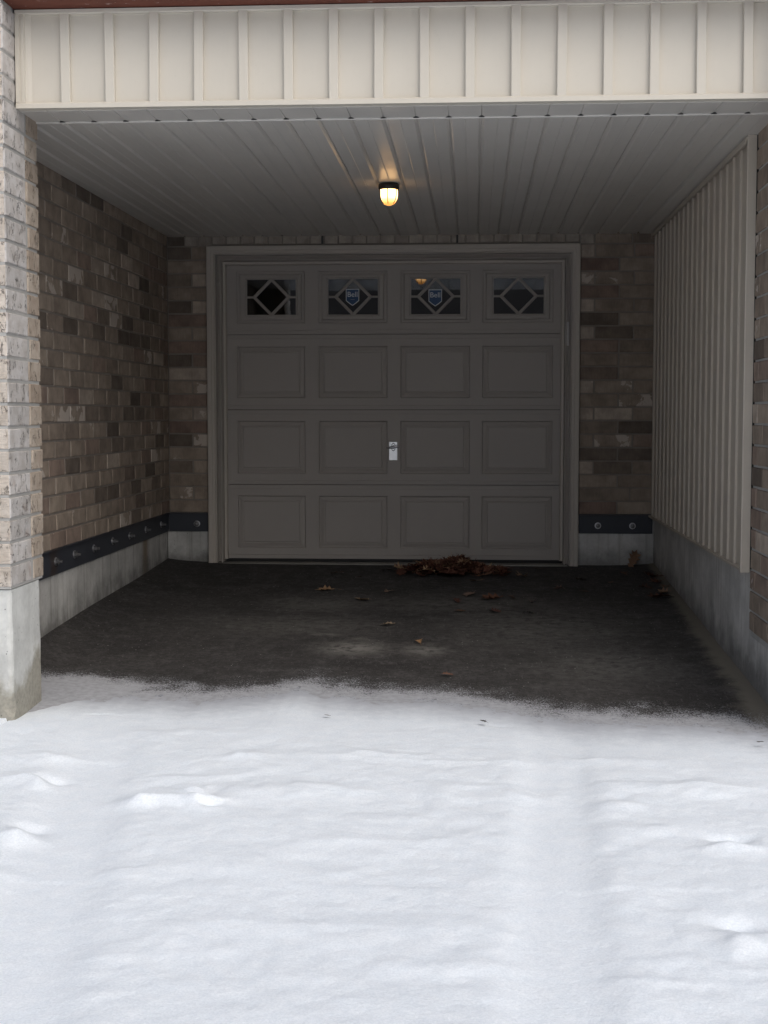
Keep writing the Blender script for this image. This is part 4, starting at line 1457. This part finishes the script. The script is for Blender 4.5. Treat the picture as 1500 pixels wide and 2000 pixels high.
rlv = random.Random(42)
LEAVES = [
    # x, y, size, colour, curl, rot, label
    (-0.94, -1.10, 0.14, (0.36, 0.23, 0.13), 0.45, 1.4, "curled tan leaf on the asphalt, farthest left of the fallen leaves"),
    (-0.68, -1.43, 0.14, (0.34, 0.25, 0.17), 0.8, 0.6, "pale tan leaf with raised edges left of the leaf heap"),
    (-0.53, -1.14, 0.08, (0.20, 0.14, 0.10), .9, 2.2, "small dull brown leaf just left of and before the leaf heap"),
    (-0.476, -2.19, 0.10, (0.36, 0.28, 0.20), .7, 1.3, "pale beige star shaped leaf lying alone in the middle of the asphalt"),
    (-0.285, -2.66, 0.06, (0.34, 0.20, 0.10), .8, 0.3, "tiny orange brown leaf scrap between the pale scuff marks"),
    (-0.02, -1.22, 0.12, (0.22, 0.15, 0.12), 1.0, 2.7, "greyish curled leaf in front of the leaf heap"),
    (0.12, -1.36, 0.17, (0.13, 0.062, 0.038), .9, 1.6, "large dark red brown leaf in front of the leaf heap"),
    (-0.10, -1.44, 0.10, (0.10, 0.045, 0.035), .8, 0.2, "dark maroon leaf left of the large red brown leaf"),
    (-0.08, -1.77, 0.09, (0.15, 0.085, 0.05), .4, 1.6, "flat brown leaf nearest the middle, before the heap"),
    (0.13, -1.78, 0.08, (0.09, 0.042, 0.034), .9, 1.1, "small dark maroon leaf below the large red brown leaf"),
    (0.32, -1.83, 0.07, (0.018, 0.017, 0.018), 1.2, 1.5, "small nearly black leaf on the asphalt right of the heap"),
    (0.36, -1.47, 0.07, (0.22, 0.15, 0.13), 1.2, 2.6, "small pinkish brown cupped leaf right of the large red brown leaf"),
    (0.55, -1.00, 0.09, (0.20, 0.14, 0.12), 1.1, 0.9, "dull grey brown cupped leaf between the heap and the siding"),
    (0.70, -1.09, 0.08, (0.07, 0.045, 0.035), 1.0, 1.7, "dark leaf beside the dull grey brown cupped leaf"),
    (0.70, -0.62, 0.13, (0.055, 0.035, 0.028), .5, 1.5, "flat dark leaf on the asphalt near the concrete block by the siding"),
    (-0.93, -0.44, 0.11, (0.06, 0.04, 0.032), .5, 1.5, "flat dark leaf close to the door sill, far left of the heap"),
    (-0.76, -0.60, 0.06, (0.05, 0.032, 0.026), .7, 2.0, "tiny dark leaf between the far left dark leaf and the heap"),
    (0.24, -1.31, 0.08, (0.07, 0.045, 0.035), .5, 0.4, "dim flat leaf right of the large red brown leaf tip"),
    (-0.57, -0.30, 0.15, (0.11, 0.06, 0.042), .4, 1.6, "flat brown leaf against the sill at the left end of the heap"),
    (-0.12, -3.38, 0.06, (0.16, 0.085, 0.06), .5, 1.5, "small brown leaf nearest the snow edge"),
    (0.33, -0.52, 0.12, (0.27, 0.19, 0.13), 1.0, 2.5, "tan leaf at the right tip of the leaf heap"),
    (0.02, -0.72, 0.11, (0.16, 0.095, 0.06), .7, 1.3, "brown leaf just slipped off the front of the heap"),
    (1.12, -0.24, 0.15, (0.24, 0.145, 0.09), 1.0, 0.3, "large brown leaf standing against the concrete block in the corner"),
    (1.20, -0.55, 0.14, (0.10, 0.05, 0.035), 1.0, 1.2, "dark brown leaf in the corner under the siding"),
    (1.19, -0.78, 0.12, (0.17, 0.07, 0.045), .9, 2.1, "reddish leaf at the plinth, second from the corner"),
    (1.16, -1.30, 0.19, (0.13, 0.06, 0.04), .8, 1.7, "big brown leaf at the plinth, nearest the snow of those there"),
    (1.20, -1.16, 0.12, (0.30, 0.20, 0.14), .9, 0.7, "tan leaf lying on the big brown leaf at the plinth"),
    (1.02, -0.40, 0.09, (0.12, 0.06, 0.04), .6, 0.4, "small brown leaf in front of the concrete block in the corner"),
    (1.23, -0.95, 0.10, (0.22, 0.12, 0.07), .7, 2.6, "light brown leaf touching the plinth behind the big brown leaf"),
    (0.45, -0.20, 0.10, (0.05, 0.032, 0.026), .5, 1.2, "dark leaf on the sill right of the heap"),
    (0.90, -0.75, 0.07, (0.14, 0.08, 0.055), .6, 2.9, "small brown leaf midway between the heap and the plinth leaves"),
    (-0.607, -4.24, 0.035, (0.05, 0.04, 0.035), .5, 1.5, "tiny dark leaf scrap on the thin snow, leftmost of three"),
    (0.045, -4.30, 0.045, (0.04, 0.033, 0.03), .6, 0.6, "tiny dark leaf scrap on the thin snow, middle of three"),
    (1.116, -4.56, 0.040, (0.05, 0.04, 0.035), .6, 2.2, "tiny dark leaf scrap on the snow near the right pier"),
    (1.10, -0.95, 0.10, (0.09, 0.045, 0.035), .9, 0.9, "dark leaf at the plinth between the reddish and the big brown leaf"),
]
for x, y, s, c, cu, rz, lab in LEAVES:
    V, F = leaf_shape(rlv, s, cu)
    me = bpy.data.meshes.new("fallen_leaf")
    me.from_pydata(V, [], F)
    me.update()
    for p in me.polygons:
        p.use_smooth = True
    zmin = min(v[2] for v in V)
    gz = float(ground(np.array(x), np.array(y)))
    rot = (rlv.uniform(-.16, .16), rlv.uniform(-.16, .16), rz)
    zoff = 0.010 - zmin * 0.6 + (0.022 if y < -4.2 else 0.0)
    if "standing against" in lab:
        rot = (1.25, 0.5, 0.15)
        zoff = s * 0.30
        y = -0.035
        gz = 0.01
    o = link("fallen_leaf", me, 'leaf', None, (x, y, gz + zoff), rot, (*c, 1))
    tag(o, lab, "leaf", "fallen leaves scattered on the asphalt")

# the heap: nobody could count it
PV, PF, PT = [], [], []
rh = random.Random(9)
for k in range(270):
    u = rh.gauss(0, 1)
    if rh.random() < 0.62:
        px, py = rh.gauss(-0.18, 0.11), rh.gauss(-0.31, 0.10)
    else:
        px, py = rh.uniform(-0.50, 0.24), rh.gauss(-0.36, 0.09)
    if not (-0.53 < px < 0.34 and -0.58 < py < -0.04):
        continue
    hmax = 0.040 * math.exp(-(((px + 0.22) / 0.17) ** 2) - ((py + 0.28) / 0.16) ** 2) + 0.040 * math.exp(-(((px + 0.05) / 0.10) ** 2) - ((py + 0.26) / 0.13) ** 2) + 0.02
    s = rh.uniform(0.07, 0.15)
    V, F = leaf_shape(rh, s, rh.uniform(.5, 1.3))
    h = hmax * rh.random() ** 0.6
    steep = 0.35 + 0.5 * (h / 0.08)
    E_ = Matrix.Translation((px, py, float(ground(np.array(px), np.array(py))) + 0.012 + h)) @ Matrix.Rotation(rh.uniform(0, 6.28), 4, 'Z') @ Matrix.Rotation(rh.uniform(-.8, .8) * steep, 4, 'X') @ Matrix.Rotation(rh.uniform(-.8, .8) * steep, 4, 'Y')
    b = len(PV)
    tone = min(1, max(0, rh.gauss(0.42, 0.22) + (0.4 if rh.random() < .2 else 0)))
    for v in V:
        w = E_ @ Vector(v)
        w.z = max(w.z, float(ground(np.array(w.x), np.array(min(w.y, 0.0)))) + 0.004)
        if w.y > 0.085:
            w.y = 0.085
        PV.append(tuple(w))
        PT.append(tone)
    PF += [tuple(b + i for i in f) for f in F]
me = bpy.data.meshes.new("leaf_heap")
me.from_pydata(PV, [], PF)
at = me.attributes.new('tone', 'FLOAT', 'POINT')
at.data.foreach_set('value', np.array(PT, dtype=np.float32))
me.update()
o = link("leaf_heap", me, 'pile')
tag(o, "low heap of red brown dry leaves blown against the garage door sill", "leaf heap")
o['kind'] = 'stuff'

# ------------------------------------------------------------------ across the street, seen only in the window panes
hs = thing("town_house", "brick house across the street mirrored in the door windows", "house", (-2, -50, -0.6))
mm = MB()
mm.box((-13.0, -55, -0.9), (9, -46, 4.9))
mm.build("wall", 'house', hs)
mm = MB()
mm.prism([(-47.0 + 47 - 5.2, 0.0), (5.2, 0.0), (0, 2.2)], (-13.4, -50.5, 4.9), (9.4, -50.5, 4.9), ((0, 1, 0), (0, 0, 1)))
mm.build("roof", 'roof', hs)
for wx in (-11, -6.5, -1.5, 3.5):
    for wz in (0.6, 2.5):
        mm = MB()
        mm.box((wx, -46.05, wz), (wx + 1.6, -45.95, wz + 1.3))
        mm.build("window", 'dark', hs)
tr = thing("spruce_tree", "dark spruce across the street mirrored in the leftmost door window", "tree", (-9.5, -38, -0.6))
mm = MB()
mm.tube([(-9.5, -38, -0.9), (-9.5, -38, 3), (-9.5, -38, 10)], [0.22, 0.16, 0.03], 8)
mm.build("trunk", 'bark', tr)
mm = MB()
rt = random.Random(4)
for k in range(2600):
    z = rt.uniform(0.6, 10.2)
    R0 = 2.9 * (1 - (z - 0.3) / 10.3)
    a = rt.uniform(0, 6.283)
    r = R0 * math.sqrt(rt.random())
    c = Vector((-9.5 + r * math.cos(a), -38 + r * math.sin(a), z - 0.15 * r))
    d = Vector((math.cos(a), math.sin(a), -0.45)) * rt.uniform(.25, .5)
    w = Vector((-math.sin(a), math.cos(a), 0)) * rt.uniform(.06, .13)
    mm.poly([c - w, c + w, c + d])
mm.build("crown", 'needle', tr)
for k, (z0, z1, lab) in enumerate(((5.9, 5.5, "lower overhead wire mirrored in the door windows"), (6.9, 6.2, "upper overhead wire mirrored in the door windows"))):
    mm = MB()
    pts = []
    for q in range(13):
        u = q / 12
        pts.append((-22 + 40 * u, -30 - 4 * u, z0 + (z1 - z0) * u - 0.5 * math.sin(math.pi * u)))
    mm.tube(pts, 0.02, 6)
    o = mm.build("overhead_wire", 'black')
    tag(o, lab, "wire", "overhead wires across the street")

for o in bpy.data.objects:
    if '_w' in o.keys():
        del o['_w']
